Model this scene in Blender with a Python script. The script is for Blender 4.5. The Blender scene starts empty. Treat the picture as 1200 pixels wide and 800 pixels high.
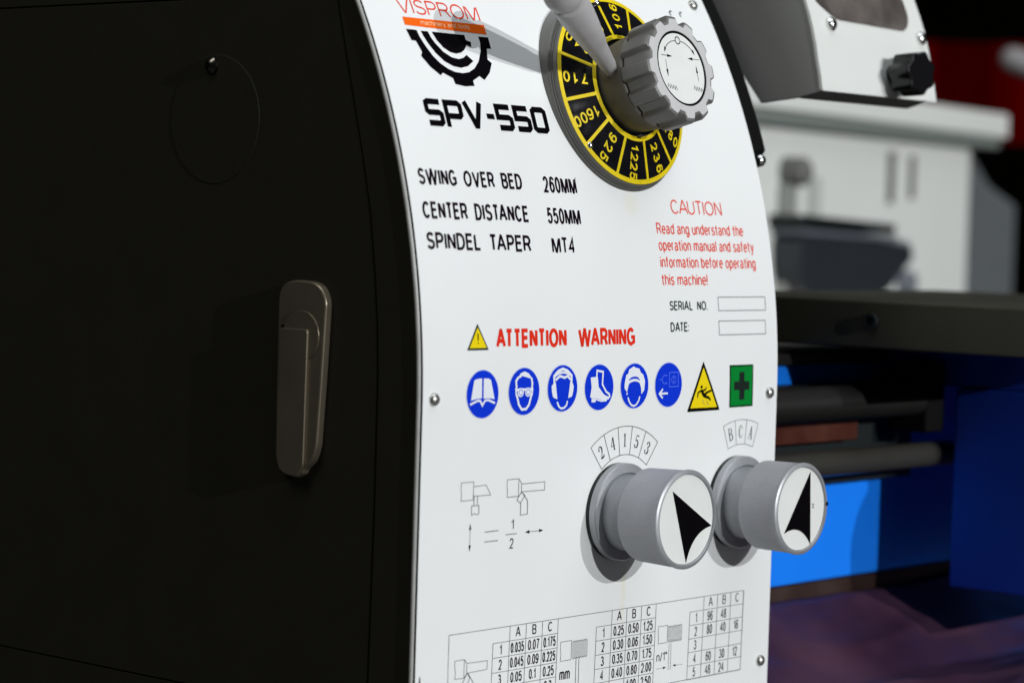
import bpy, bmesh, math, random
from mathutils import Vector, Matrix
random.seed(7)
SC = bpy.context.scene
COL = SC.collection
MM = 0.001
PI = math.pi

# ------------------------------------------------------------------ camera
cd = bpy.data.cameras.new("camera")
cam = bpy.data.objects.new("camera", cd); COL.objects.link(cam)
R = Vector((0.65236333, -0.75733152, 0.02951358))
U = Vector((0.01640988, 0.05304579, 0.99845724))
F = Vector((0.75772871, 0.65087258, -0.04703285))
m = Matrix((( R.x, U.x, -F.x, -689.086*MM), (R.y, U.y, -F.y, -633.929*MM), (R.z, U.z, -F.z, 364.902*MM), (0, 0, 0, 1)))
cam.matrix_world = m
cd.sensor_width = 36.0
cd.lens = 90.381
cd.clip_start = 0.05
cd.clip_end = 60.0
cd.dof.use_dof = True
cd.dof.focus_distance = 1.02
cd.dof.aperture_fstop = 9.5
SC.camera = cam

# ------------------------------------------------------------------ light
w = bpy.data.worlds.new("World"); SC.world = w; w.use_nodes = True
bg = w.node_tree.nodes["Background"]
bg.inputs[0].default_value = (0.75, 0.85, 1.0, 1); bg.inputs[1].default_value = 0.018
SC.view_settings.view_transform = 'Standard'
SC.view_settings.look = 'None'
SC.view_settings.exposure = 0.0
SC.view_settings.gamma = 1.0
TARGET = Vector((0.150, 0.0, 0.300))
def hall_lamp(name, direction, dist, power, size, colr):
    ld = bpy.data.lights.new(name, 'POINT'); ld.energy = power; ld.shadow_soft_size = size; ld.color = colr
    o = bpy.data.objects.new(name, ld); COL.objects.link(o)
    o.location = TARGET + Vector(direction)*dist
hall_lamp("hall_lamp", (0.07, -1.0, 0.25), 6.0, 590, 0.022, (0.985, 0.995, 1.0))
hall_lamp("hall_lamp", (-0.12, -1.0, 0.25), 6.0, 705, 0.022, (0.985, 0.995, 1.0))
fd = bpy.data.lights.new("side_lamp", 'AREA'); fd.energy = 15; fd.shape = 'RECTANGLE'; fd.size = 0.9; fd.size_y = 1.4; fd.color = (1.0, 0.985, 0.95)
fo = bpy.data.objects.new("side_lamp", fd); COL.objects.link(fo)
fo.location = (-1.55, 0.36, 2.45)
fo.rotation_euler = (Vector((0.05, 0.05, 0.30))-fo.location).to_track_quat('-Z', 'Y').to_euler()

td = bpy.data.lights.new("ceiling_lamp", 'AREA'); td.energy = 30; td.shape = 'RECTANGLE'; td.size = 2.2; td.size_y = 2.2; td.color = (0.90, 0.955, 1.0)
to = bpy.data.objects.new("ceiling_lamp", td); COL.objects.link(to)
to.location = (0.25, -0.75, 2.7)
to.rotation_euler = (Vector((0.15, 0.05, 0.35))-to.location).to_track_quat('-Z', 'Y').to_euler()

# ------------------------------------------------------------------ materials
def mat(name, colr, rough=0.5, metal=0.0, var=0.0, vscale=60.0, bump=0.0, bscale=400.0, spec=0.5, coat=0.0):
    mt = bpy.data.materials.new(name); mt.use_nodes = True
    nt = mt.node_tree; b = nt.nodes["Principled BSDF"]
    b.inputs["Base Color"].default_value = (*colr, 1); b.inputs["Roughness"].default_value = rough
    b.inputs["Metallic"].default_value = metal; b.inputs["Specular IOR Level"].default_value = spec
    b.inputs["Coat Weight"].default_value = coat
    tc = nt.nodes.new("ShaderNodeTexCoord")
    if var > 0:
        nz = nt.nodes.new("ShaderNodeTexNoise"); nz.inputs["Scale"].default_value = vscale; nz.inputs["Detail"].default_value = 5
        nt.links.new(tc.outputs["Object"], nz.inputs["Vector"])
        mp = nt.nodes.new("ShaderNodeMapRange"); mp.inputs[1].default_value = 0.3; mp.inputs[2].default_value = 0.7
        mp.inputs[3].default_value = 1-var; mp.inputs[4].default_value = 1+var
        nt.links.new(nz.outputs["Fac"], mp.inputs[0])
        mx = nt.nodes.new("ShaderNodeVectorMath"); mx.operation = 'SCALE'; mx.inputs[0].default_value = colr
        nt.links.new(mp.outputs[0], mx.inputs["Scale"]); nt.links.new(mx.outputs[0], b.inputs["Base Color"])
        mr = nt.nodes.new("ShaderNodeMapRange"); mr.inputs[1].default_value = 0.3; mr.inputs[2].default_value = 0.7
        mr.inputs[3].default_value = max(0.02, rough*(1-var)); mr.inputs[4].default_value = min(1, rough*(1+var))
        nt.links.new(nz.outputs["Fac"], mr.inputs[0]); nt.links.new(mr.outputs[0], b.inputs["Roughness"])
    if bump > 0:
        n2 = nt.nodes.new("ShaderNodeTexNoise"); n2.inputs["Scale"].default_value = bscale; n2.inputs["Detail"].default_value = 3
        nt.links.new(tc.outputs["Object"], n2.inputs["Vector"])
        bp = nt.nodes.new("ShaderNodeBump"); bp.inputs["Strength"].default_value = bump; bp.inputs["Distance"].default_value = 0.0004
        nt.links.new(n2.outputs["Fac"], bp.inputs["Height"]); nt.links.new(bp.outputs[0], b.inputs["Normal"])
    return mt
def srgb(r, g, b):
    f = lambda v: (v/255/12.92) if v/255 <= 0.04045 else ((v/255+0.055)/1.055)**2.4
    return (f(r), f(g), f(b))

M_WHITE = mat("white_enamel", (0.80, 0.815, 0.815), 0.42, var=0.012, vscale=14, bump=0.05, bscale=900)
# faint yellow grease runs below dial and knob on the enamel
def add_grease(mt, spots):
    nt = mt.node_tree; b = nt.nodes["Principled BSDF"]
    src = b.inputs["Base Color"].links[0].from_socket
    geo = nt.nodes.new("ShaderNodeTexCoord"); sep = nt.nodes.new("ShaderNodeSeparateXYZ")
    nz = nt.nodes.new("ShaderNodeTexNoise"); nz.inputs["Scale"].default_value = 120
    nt.links.new(geo.outputs["Object"], nz.inputs["Vector"]); nt.links.new(geo.outputs["Object"], sep.inputs[0])
    cur = src
    for (x, z, rx, rz, amt) in spots:
        def lin(sock, c0, r0):
            a = nt.nodes.new("ShaderNodeMath"); a.operation = 'SUBTRACT'; nt.links.new(sock, a.inputs[0]); a.inputs[1].default_value = c0*MM
            d = nt.nodes.new("ShaderNodeMath"); d.operation = 'DIVIDE'; nt.links.new(a.outputs[0], d.inputs[0]); d.inputs[1].default_value = r0*MM
            p = nt.nodes.new("ShaderNodeMath"); p.operation = 'POWER'
            q = nt.nodes.new("ShaderNodeMath"); q.operation = 'ABSOLUTE'; nt.links.new(d.outputs[0], q.inputs[0])
            nt.links.new(q.outputs[0], p.inputs[0]); p.inputs[1].default_value = 2; return p.outputs[0]
        s = nt.nodes.new("ShaderNodeMath"); s.operation = 'ADD'; nt.links.new(lin(sep.outputs[0], x, rx), s.inputs[0]); nt.links.new(lin(sep.outputs[2], z, rz), s.inputs[1])
        s2 = nt.nodes.new("ShaderNodeMath"); s2.operation = 'ADD'; nt.links.new(s.outputs[0], s2.inputs[0]); nt.links.new(nz.outputs["Fac"], s2.inputs[1])
        mp = nt.nodes.new("ShaderNodeMapRange"); nt.links.new(s2.outputs[0], mp.inputs[0])
        mp.inputs[1].default_value = 0.45; mp.inputs[2].default_value = 1.5; mp.inputs[3].default_value = amt; mp.inputs[4].default_value = 0
        mx = nt.nodes.new("ShaderNodeMix"); mx.data_type = 'RGBA'
        nt.links.new(mp.outputs[0], mx.inputs["Factor"]); nt.links.new(cur, mx.inputs["A"]); mx.inputs["B"].default_value = (0.72, 0.68, 0.36, 1)
        cur = mx.outputs["Result"]
    nt.links.new(cur, b.inputs["Base Color"])
add_grease(M_WHITE, [(122, 218, 2.2, 15, 0.30), (131, 373, 6, 6, 0.18), (118, 290, 20, 12, 0.06)])
M_EDGE = mat("dark_plate_edge", (0.018, 0.010, 0.012), 0.5)
M_BLACKPAINT = mat("black_powder_paint", (0.0215, 0.0203, 0.0140), 0.62, var=0.05, vscale=40, bump=0.12, bscale=1500, spec=0.12)
M_GAP = mat("flat_black", (0.004, 0.004, 0.004), 0.9, spec=0.1)  # one even black for headstock body, housing, slit and bracket
M_EDGE_HIGHLIGHT = mat("painted_edge_highlight", (0.42, 0.43, 0.41), 0.35, var=0.12, vscale=90)  # light colour standing in for the glint on the cover's bend
M_LATCH = mat("dark_latch_metal", (0.25, 0.215, 0.155), 0.33, metal=0.7, var=0.08, vscale=50)
M_CHROME = mat("bright_screw_metal", (0.72, 0.72, 0.70), 0.18, metal=1.0)
M_RIVET = mat("grey_rivet_metal", (0.50, 0.50, 0.47), 0.30, metal=0.9)
M_BLK = mat("black_print_ink", (0.0035, 0.003, 0.004), 0.55, spec=0.0)
M_LINE = mat("thin_grey_print_ink", (0.14, 0.14, 0.15), 0.5, spec=0.0)
M_PURPLEBLK = mat("violet_black_print_ink", (0.007, 0.003, 0.007), 0.55, spec=0.0)
M_GREENBLK = mat("green_black_print_ink", (0.018, 0.035, 0.032), 0.45, spec=0.0)
M_RED = mat("red_print_ink", (0.70, 0.030, 0.012), 0.45, spec=0.0)
M_REDTHIN = mat("light_red_print_ink", (0.74, 0.070, 0.040), 0.45, spec=0.0)
M_ORANGE = mat("orange_print_ink", (0.85, 0.130, 0.010), 0.45, spec=0.0)
M_CREAM = mat("cream_print_ink", (0.86, 0.60, 0.36), 0.5, spec=0.0)
M_BLUE = mat("blue_print_ink", (0.006, 0.036, 0.60), 0.42, spec=0.0)
M_LBLUE = mat("light_blue_print_ink", (0.07, 0.14, 0.78), 0.42, spec=0.0)
M_SIGNW = mat("white_print_ink", (0.74, 0.77, 0.82), 0.45, spec=0.0)
M_PALEHALO = mat("pale_blue_print_edge", (0.50, 0.56, 0.80), 0.45, spec=0.0)
M_YEL = mat("yellow_print_ink", (0.80, 0.62, 0.010), 0.42, spec=0.0)
M_GREEN = mat("green_print_ink", (0.004, 0.20, 0.030), 0.42, spec=0.0)
M_DGREEN = mat("dark_green_print_ink", (0.004, 0.040, 0.012), 0.45, spec=0.0)
M_DIALBLK = mat("glossy_black_dial", (0.006, 0.006, 0.008), 0.14, var=0.3, vscale=130, bump=0.35, bscale=95, spec=0.5)
M_DIALYEL = mat("dial_yellow_paint", (0.78, 0.60, 0.008), 0.38, var=0.10, vscale=160)
M_RIM = mat("dark_grey_dial_rim", (0.115, 0.115, 0.105), 0.36, metal=0.3, var=0.10, vscale=70)
M_KNOB_SHADED = mat("grey_knob_shaded", (0.15, 0.147, 0.142), 0.42, var=0.04, vscale=90, bump=0.06, bscale=1500)  # knob grey darkened: shade of the sides put into the colour
M_KNOB_LIT = mat("grey_knob_lit", (0.54, 0.54, 0.54), 0.45, var=0.04, vscale=60)  # same knob grey made lighter: light on the end face put into the colour
M_HUB = mat("dark_grey_hub_paint", (0.125, 0.118, 0.10), 0.45, var=0.05, vscale=60)
M_LEVER = mat("grey_lever_paint", (0.44, 0.43, 0.435), 0.42, var=0.10, vscale=70)
M_ALU = mat("matt_aluminium", (0.40, 0.41, 0.43), 0.45, metal=0.5, var=0.06, vscale=120, bump=0.08, bscale=1400)
M_KNURL = mat("knurled_grey_aluminium", (0.375, 0.38, 0.405), 0.5, metal=0.35, var=0.10, vscale=55, bump=0.10, bscale=900)
M_DISC = mat("white_pointer_disc", (0.74, 0.755, 0.73), 0.5, var=0.03, vscale=60)
M_GREYPAINT = mat("grey_guard_paint", (0.27, 0.275, 0.265), 0.5, var=0.06, vscale=12, bump=0.1, bscale=500)
M_GUARDW = mat("white_guard_paint", (0.70, 0.715, 0.69), 0.42, var=0.02, vscale=20)
M_BLKPLAST = mat("black_plastic", (0.006, 0.006, 0.007), 0.22, spec=0.35)
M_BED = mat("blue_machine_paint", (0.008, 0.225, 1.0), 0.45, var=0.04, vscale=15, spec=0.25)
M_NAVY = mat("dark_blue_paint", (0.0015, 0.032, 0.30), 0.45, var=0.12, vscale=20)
M_SADDLE = mat("dark_iron_casting", (0.042, 0.041, 0.030), 0.62, spec=0.25, var=0.12, vscale=25, bump=0.2, bscale=300)
M_ROD = mat("dark_oiled_steel", (0.115, 0.112, 0.10), 0.40, metal=0.92, var=0.06, vscale=45)
M_SCREW = mat("blackened_leadscrew", (0.012, 0.012, 0.011), 0.55, var=0.06, vscale=60, spec=0.08)
M_REDBAR = mat("mottled_red_bar", (0.06, 0.012, 0.004), 0.5, var=0.4, vscale=28)  # dull red-brown with random uneven tone
M_SLATE = mat("slate_grey_paint", (0.022, 0.026, 0.032), 0.5, var=0.06)
M_SLATELT = mat("grey_steel_edge", (0.15, 0.16, 0.19), 0.45)
M_TOOLBLK = mat("black_tool_steel", (0.006, 0.010, 0.010), 0.5)
M_CABW = mat("white_cabinet_paint", (0.80, 0.82, 0.785), 0.5, var=0.015, vscale=6)
M_CABSEAM = mat("grey_green_cabinet_seam", (0.22, 0.25, 0.23), 0.5)
M_CABGREY = mat("grey_cabinet_side_paint", (0.135, 0.148, 0.155), 0.5, var=0.05)
M_SLOT = mat("dark_slot", (0.14, 0.14, 0.13), 0.7)
M_BANNER = mat("dark_red_cloth", (0.11, 0.0003, 0.0003), 0.95, var=0.15, vscale=3, spec=0.0)
M_WALL = mat("black_hall_wall", (0.0012, 0.0009, 0.0006), 0.95, spec=0.0)
M_PLINTH = mat("dark_brown_oily_iron", (0.036, 0.018, 0.014), 0.5, var=0.3, vscale=30)

# ------------------------------------------------------------------ helpers
def link(name, me, m, parent=None, label=None, smooth=None):
    o = bpy.data.objects.new(name, me); COL.objects.link(o)
    if m is not None:
        for mm_ in (m if isinstance(m, (list, tuple)) else [m]): me.materials.append(mm_)
    if parent is not None: o.parent = parent
    if label: o["label"] = label
    if smooth is not None:
        me.polygons.foreach_set("use_smooth", [True]*len(me.polygons))
        me.set_sharp_from_angle(angle=math.radians(smooth))
    return o
def empty(name, label, cat, loc=(0, 0, 0)):
    o = bpy.data.objects.new(name, None); COL.objects.link(o); o.location = loc
    o["label"] = label; o["category"] = cat; o.empty_display_size = 0.02
    return o
def finish(bm, name, m, parent=None, label=None, smooth=None, bevel=0, segs=2, recalc=True):
    if recalc: bmesh.ops.recalc_face_normals(bm, faces=bm.faces)
    if bevel > 0:
        es = [e for e in bm.edges if len(e.link_faces) == 2 and e.calc_face_angle(0) > math.radians(35)]
        bmesh.ops.bevel(bm, geom=es, offset=bevel*MM, segments=segs, affect='EDGES', profile=0.5, clamp_overlap=True)
        if smooth is None: smooth = 40
    me = bpy.data.meshes.new(name); bm.to_mesh(me); bm.free()
    o = link(name, me, m, parent, label, smooth)
    if bevel > 0:
        wn_ = o.modifiers.new("weighted_normal", 'WEIGHTED_NORMAL'); wn_.keep_sharp = True
    return o
def V(x, y, z): return Vector((x*MM, y*MM, z*MM))
def add_box(bm, x0, x1, y0, y1, z0, z1, mtx=None):
    vs = [bm.verts.new((mtx @ V(x, y, z)) if mtx else V(x, y, z)) for x in (x0, x1) for y in (y0, y1) for z in (z0, z1)]
    for f in ((0, 1, 3, 2), (4, 6, 7, 5), (0, 4, 5, 1), (2, 3, 7, 6), (0, 2, 6, 4), (1, 5, 7, 3)): bm.faces.new([vs[i] for i in f])
def add_prism(bm, poly, fn, a, b):
    """poly: list of 2D points; fn(u, v, h) -> Vector; extruded from h=a to h=b"""
    lo = [bm.verts.new(fn(u, v, a)) for u, v in poly]; hi = [bm.verts.new(fn(u, v, b)) for u, v in poly]
    n = len(poly); bm.faces.new(lo); bm.faces.new(hi[::-1])
    for i in range(n): bm.faces.new((lo[i], lo[(i+1) % n], hi[(i+1) % n], hi[i]))
def frame(origin, axis, ref=(1, 0, 0)):
    """axis frame: returns fn(u, v, h): u along ref, v along the second axis, h along axis"""
    n = Vector(axis).normalized(); u = Vector(ref); u = (u - n*u.dot(n)).normalized(); v = n.cross(u)
    if v.z < 0: v = -v
    o = Vector(origin)
    return lambda a, b, h: (o + u*a + v*b + n*h)*MM
def add_rev(bm, prof, fn, seg=96, rfun=None, close=True):
    """surface of revolution: prof = [(r, h)...]"""
    rings = []
    for (r, h) in prof:
        if r <= 1e-6: rings.append([bm.verts.new(fn(0, 0, h))]); continue
        rings.append([bm.verts.new(fn((rfun(r, h, i) if rfun else r)*math.cos(2*PI*i/seg), (rfun(r, h, i) if rfun else r)*math.sin(2*PI*i/seg), h)) for i in range(seg)])
    for a, b in zip(rings[:-1], rings[1:]):
        if len(a) == 1 and len(b) == 1: continue
        for i in range(seg):
            j = (i+1) % seg
            if len(a) == 1: bm.faces.new((a[0], b[i], b[j]))
            elif len(b) == 1: bm.faces.new((a[i], b[0], a[j]))
            else: bm.faces.new((a[i], b[i], b[j], a[j]))
def rev(name, prof, fn, m, parent=None, label=None, seg=96, rfun=None, smooth=30):
    bm = bmesh.new(); add_rev(bm, prof, fn, seg, rfun)
    return finish(bm, name, m, parent, label, smooth)
def arcpts(cx, cy, r, a0, a1, n, ry=None):
    ry = r if ry is None else ry
    return [(cx+r*math.cos(math.radians(a0+(a1-a0)*i/n)), cy+ry*math.sin(math.radians(a0+(a1-a0)*i/n))) for i in range(n+1)]
def resample_round(poly, rad, n=4):
    out = []
    k = len(poly)
    for i in range(k):
        p, q, r = Vector(poly[i-1]), Vector(poly[i]), Vector(poly[(i+1) % k])
        d = min(rad, (p-q).length*0.45, (r-q).length*0.45)
        a = q+(p-q).normalized()*d; b = q+(r-q).normalized()*d
        for t in range(n+1):
            t /= n; out.append(tuple((1-t)**2*a+2*t*(1-t)*q+t*t*b))
    return out

# front plate: flat below z=295, above it an arc of radius 325 curving away from the viewer
R0, Z0 = 325.0, 295.0
def panel3(x, s, off=0.0):
    if s <= 0: return V(x, -off, Z0+s)
    a = s/R0
    return V(x, R0-(R0+off)*math.cos(a), Z0+(R0+off)*math.sin(a))
def panel_y(z):
    return 0.0 if z <= Z0 else R0-math.sqrt(R0*R0-(z-Z0)**2)

# ---- flat print: built in the plate's own (x, s) millimetres, then wrapped onto the plate
class Print:
    def __init__(self): self.bm = bmesh.new()
    def poly(self, pts, off=0.10):
        try: self.bm.faces.new([self.bm.verts.new((x, y, off)) for x, y in pts])
        except ValueError: pass
    def disc(self, x, y, r, off=0.10, n=48, ry=None): self.poly(arcpts(x, y, r, 0, 360-360/n, n-1, ry), off)
    def stroke(self, pts, wd, off=0.10, closed=False):
        """mitred line; wd is one width or one per point"""
        P = [Vector(p) for p in pts]; n = len(P)
        W = wd if isinstance(wd, (list, tuple)) else [wd]*n
        L, Rr = [], []
        for i in range(n):
            a = P[i-1] if (i > 0 or closed) else None; b = P[(i+1) % n] if (i < n-1 or closed) else None
            d1 = (P[i]-a).normalized() if a is not None else None; d2 = (b-P[i]).normalized() if b is not None else None
            if d1 is None: d1 = d2
            if d2 is None: d2 = d1
            n1 = Vector((-d1.y, d1.x)); n2 = Vector((-d2.y, d2.x)); mm_ = n1+n2
            if mm_.length < 0.3: mm_ = n1
            mm_ = mm_.normalized(); k = W[i]/2/max(0.45, mm_.dot(n1))
            L.append(self.bm.verts.new((*(P[i]+mm_*k), off))); Rr.append(self.bm.verts.new((*(P[i]-mm_*k), off)))
        for i in range(n if closed else n-1):
            j = (i+1) % n; self.bm.faces.new((L[i], Rr[i], Rr[j], L[j]))
    def text(self, s, x, y, width, ang, cap, fit=True, bold=0.0, off=0.10, xs=0.6, center=False):
        """width fits the whole line when fit is set, else xs is the letter width factor"""
        lines, tot = set_line(s, cap, width if fit else None, xs, bold)
        ca, sa = math.cos(math.radians(ang)), math.sin(math.radians(ang)); ox = -tot/2 if center else 0
        for q, (pts, pen, closed) in enumerate(lines):
            self.stroke([(x+(a+ox)*ca-b*sa, y+(a+ox)*sa+b*ca) for a, b in pts], pen, off+.006*(q % 3), closed)
    def build(self, name, m, parent, fn=None, label=None, cut=2.5):
        bm = self.bm
        if fn is None:
            ss = [v.co.y for v in bm.verts]
            if ss and max(ss) > 0 and max(ss)-min(ss) > cut:
                k = math.floor(max(0, min(ss))/cut)*cut
                while k < max(ss):
                    g = bm.verts[:]+bm.edges[:]+bm.faces[:]
                    bmesh.ops.bisect_plane(bm, geom=g, dist=1e-5, plane_co=(0, k, 0), plane_no=(0, 1, 0)); k += cut
            fn = lambda x, s, o: panel3(x, s, o)
        for v in bm.verts: v.co = fn(v.co.x, v.co.y, v.co.z)
        me = bpy.data.meshes.new(name); bm.to_mesh(me); bm.free()
        return link(name, me, m, parent, label)
# plain narrow sans alphabet: pen strokes; x in 0..1 of the letter's width, y in cap heights
def E(cx, cy, rx, ry, a0, a1, n=12): return arcpts(cx, cy, rx, a0, a1, n, ry)
OV = ('c', E(.5, .5, .5, .5, 0, 345, 23)); OX = ('c', E(.5, .365, .5, .365, 0, 342, 19))
GL = {
 'A': (.80, [[(0, 0), (.46, 1), (.54, 1), (1, 0)], [(.18, .34), (.82, .34)]]),
 'B': (.62, [[(0, 0), (0, 1), (.56, 1)]+E(.56, .765, .38, .235, 80, -90)+[(0, .53)], [(.5, .53)]+E(.6, .265, .4, .265, 80, -90)+[(0, 0)]]),
 'C': (.70, [E(.5, .5, .5, .5, 42, 318, 22)]),
 'D': (.66, [('c', [(0, 0), (0, 1), (.42, 1)]+E(.42, .5, .58, .5, 80, -80, 14)+[(.42, 0)])]),
 'E': (.56, [[(1, 1), (0, 1), (0, 0), (1, 0)], [(0, .53), (.92, .53)]]),
 'G': (.74, [E(.5, .5, .5, .5, 42, 300, 20)+[(1, .14), (1, .47), (.55, .47)]]),
 'H': (.64, [[(0, 0), (0, 1)], [(1, 0), (1, 1)], [(0, .53), (1, .53)]]),
 'I': (.0, [[(.5, 0), (.5, 1)]]), 'l': (.0, [[(.5, 0), (.5, 1)]]),
 'L': (.50, [[(0, 1), (0, 0), (1, 0)]]),
 'M': (.84, [[(0, 0), (0, 1)], [(.10, .95), (.46, .03), (.54, .03), (.90, .95)], [(1, 1), (1, 0)]]),
 'N': (.62, [[(0, 0), (0, 1)], [(.08, .95), (.92, .05)], [(1, 0), (1, 1)]]),
 'O': (.80, [OV]), '0': (.50, [OV]),
 'P': (.60, [[(0, 0), (0, 1), (.56, 1)]+E(.56, .73, .44, .27, 80, -90)+[(0, .46)]]),
 'R': (.64, [[(0, 0), (0, 1), (.56, 1)]+E(.56, .735, .40, .265, 80, -90)+[(0, .47)], [(.50, .47), (.72, .38), (1, 0)]]),
 'S': (.62, [E(.5, .755, .45, .245, 25, 250, 12)+[(.62, .49)]+E(.5, .25, .5, .25, 60, -160, 12)]),
 'T': (.56, [[(0, 1), (1, 1)], [(.5, 0), (.5, 1)]]),
 'U': (.62, [[(0, 1), (0, .34)]+E(.5, .34, .5, .34, 190, 350)+[(1, .34), (1, 1)]]),
 'V': (.76, [[(0, 1), (.47, 0), (.53, 0), (1, 1)]]),
 'W': (1.25, [[(0, 1), (.22, 0), (.27, 0), (.475, 1), (.525, 1), (.73, 0), (.78, 0), (1, 1)]]),
 '1': (.30, [[(.0, .74), (.4, .83), (.85, 1), (.85, 0)]]),
 '2': (.50, [E(.5, .71, .47, .29, 170, -30, 12)+[(.55, .30), (.12, .06), (0, 0), (1, 0)]]),
 '3': (.50, [E(.46, .755, .42, .245, 160, -80, 12)+[(.36, .52)], [(.40, .52)]+E(.46, .265, .54, .265, 80, -165, 14)]),
 '4': (.54, [[(.74, 0), (.74, 1), (0, .29), (1, .29)]]),
 '5': (.50, [[(.92, 1), (.2, 1), (.06, .47)]+E(.48, .325, .52, .325, 130, -160, 14)]),
 '6': (.50, [('c', E(.52, .315, .48, .315, 0, 340, 17)), E(.60, .62, .58, .38, 35, 120, 6)+[(.03, .52), (.03, .32)]]),
 '7': (.50, [[(0, 1), (1, 1), (.58, .52), (.36, 0)]]),
 '8': (.50, [('c', E(.5, .765, .40, .235, 0, 340, 17)), ('c', E(.5, .265, .5, .265, 0, 340, 17))]),
 '9': (.50, [('c', E(.48, .685, .48, .315, 0, 340, 17)), E(.40, .38, .58, .38, 215, 300, 6)+[(.97, .48), (.97, .68)]]),
 'a': (.50, [E(.47, .53, .42, .20, 160, 0, 8)+[(.89, .10), (1, 0)], [(.88, .43), (.45, .39)]+E(.36, .195, .36, .195, 90, 270, 8)+[(.66, .04), (.88, .22)]]),
 'b': (.50, [[(0, 1), (0, 0)], OX]), 'c': (.46, [E(.5, .365, .5, .365, 42, 318, 16)]),
 'd': (.50, [[(1, 1), (1, 0)], OX]), 'e': (.52, [[(.02, .38), (1, .38)]+E(.5, .365, .5, .365, 5, 315, 16)]),
 'f': (.30, [[(.4, 0), (.4, .80)]+E(.85, .80, .45, .20, 180, 90, 5), [(-.12, .70), (1.08, .70)]]),
 'g': (.50, [[(1, .73), (1, -.06)]+E(.5, -.06, .5, .20, 0, -155, 8), OX]),
 'h': (.48, [[(0, 1), (0, 0)], [(0, .42)]+E(.5, .45, .5, .28, 165, 0, 9)+[(1, 0)]]),
 'i': (.0, [[(.5, 0), (.5, .73)], [(.5, .88), (.5, 1.0)]]),
 'k': (.46, [[(0, 1), (0, 0)], [(.9, .73), (.05, .28)], [(.4, .46), (1, 0)]]),
 'm': (.84, [[(0, .73), (0, 0)], [(0, .45)]+E(.25, .47, .25, .26, 165, 0, 8)+[(.5, 0)], [(.5, .45)]+E(.75, .47, .25, .26, 165, 0, 8)+[(1, 0)]]),
 'n': (.48, [[(0, .73), (0, 0)], [(0, .42)]+E(.5, .45, .5, .28, 165, 0, 9)+[(1, 0)]]),
 'o': (.52, [OX]), 'p': (.50, [[(0, .73), (0, -.28)], OX]),
 'r': (.28, [[(0, .73), (0, 0)], [(0, .42)]+E(.75, .42, .75, .31, 165, 80, 6)]),
 's': (.44, [E(.5, .55, .45, .18, 25, 250, 10)+[(.62, .355)]+E(.5, .185, .5, .185, 60, -160, 10)]),
 't': (.30, [[(.42, .95), (.42, .17)]+E(.85, .17, .43, .17, 190, 280, 5), [(-.12, .70), (1.08, .70)]]),
 'u': (.48, [[(0, .73), (0, .28)]+E(.5, .28, .5, .28, 190, 345, 9), [(1, .73), (1, 0)]]),
 'y': (.50, [[(0, .73), (.52, .02)], [(1, .73), (.45, -.14), (.28, -.26), (.05, -.26)]]),
 '.': (.0, [[(.5, -.02), (.5, .10)]]), ':': (.0, [[(.5, -.02), (.5, .10)], [(.5, .56), (.5, .68)]]),
 '!': (.0, [[(.5, .28), (.5, 1.02)], [(.5, -.02), (.5, .10)]]), '/': (.30, [[(0, -.05), (1, 1.03)]]), '"': (.16, [[(0, .72), (0, 1.02)], [(1, .72), (1, 1.02)]]), '-': (.3, [[(0, .4), (1, .4)]]),
}
KERN = {'TA', 'AT', 'AV', 'VA', 'TO', 'CA', 'AU', 'WA', 'LT', 'PA'}
def set_line(txt, cap, width, xs, bold):
    pen = cap*(.118+bold*2.6)
    A = B = 0.0; gp = .06 if bold > .027 else .10; SP = .42
    for ch in txt:
        if ch == ' ': A += SP*cap
        else: A += GL[ch][0]*cap+gp*cap; B += pen
    A -= gp*cap
    A -= .11*cap*sum(txt[i:i+2] in KERN for i in range(len(txt)-1))
    k = (width-B)/A if width else xs*1.28
    out = []; x = 0.0
    for ci, ch in enumerate(txt):
        if txt[max(0, ci-1):ci+1] in KERN and ci: x -= .11*cap*k
        if ch == ' ': x += SP*cap*k; continue
        wd, sts = GL[ch]
        for st in sts:
            cl = isinstance(st, tuple); pts = st[1] if cl else st
            lo, hi = pen/2, cap-pen/2
            out.append(([(x+pen/2+a*wd*k*cap, lo+b*(hi-lo)) for a, b in pts], pen, cl))
        x += wd*cap*k+pen+gp*cap*k
    return out, x-gp*cap*k

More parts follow.
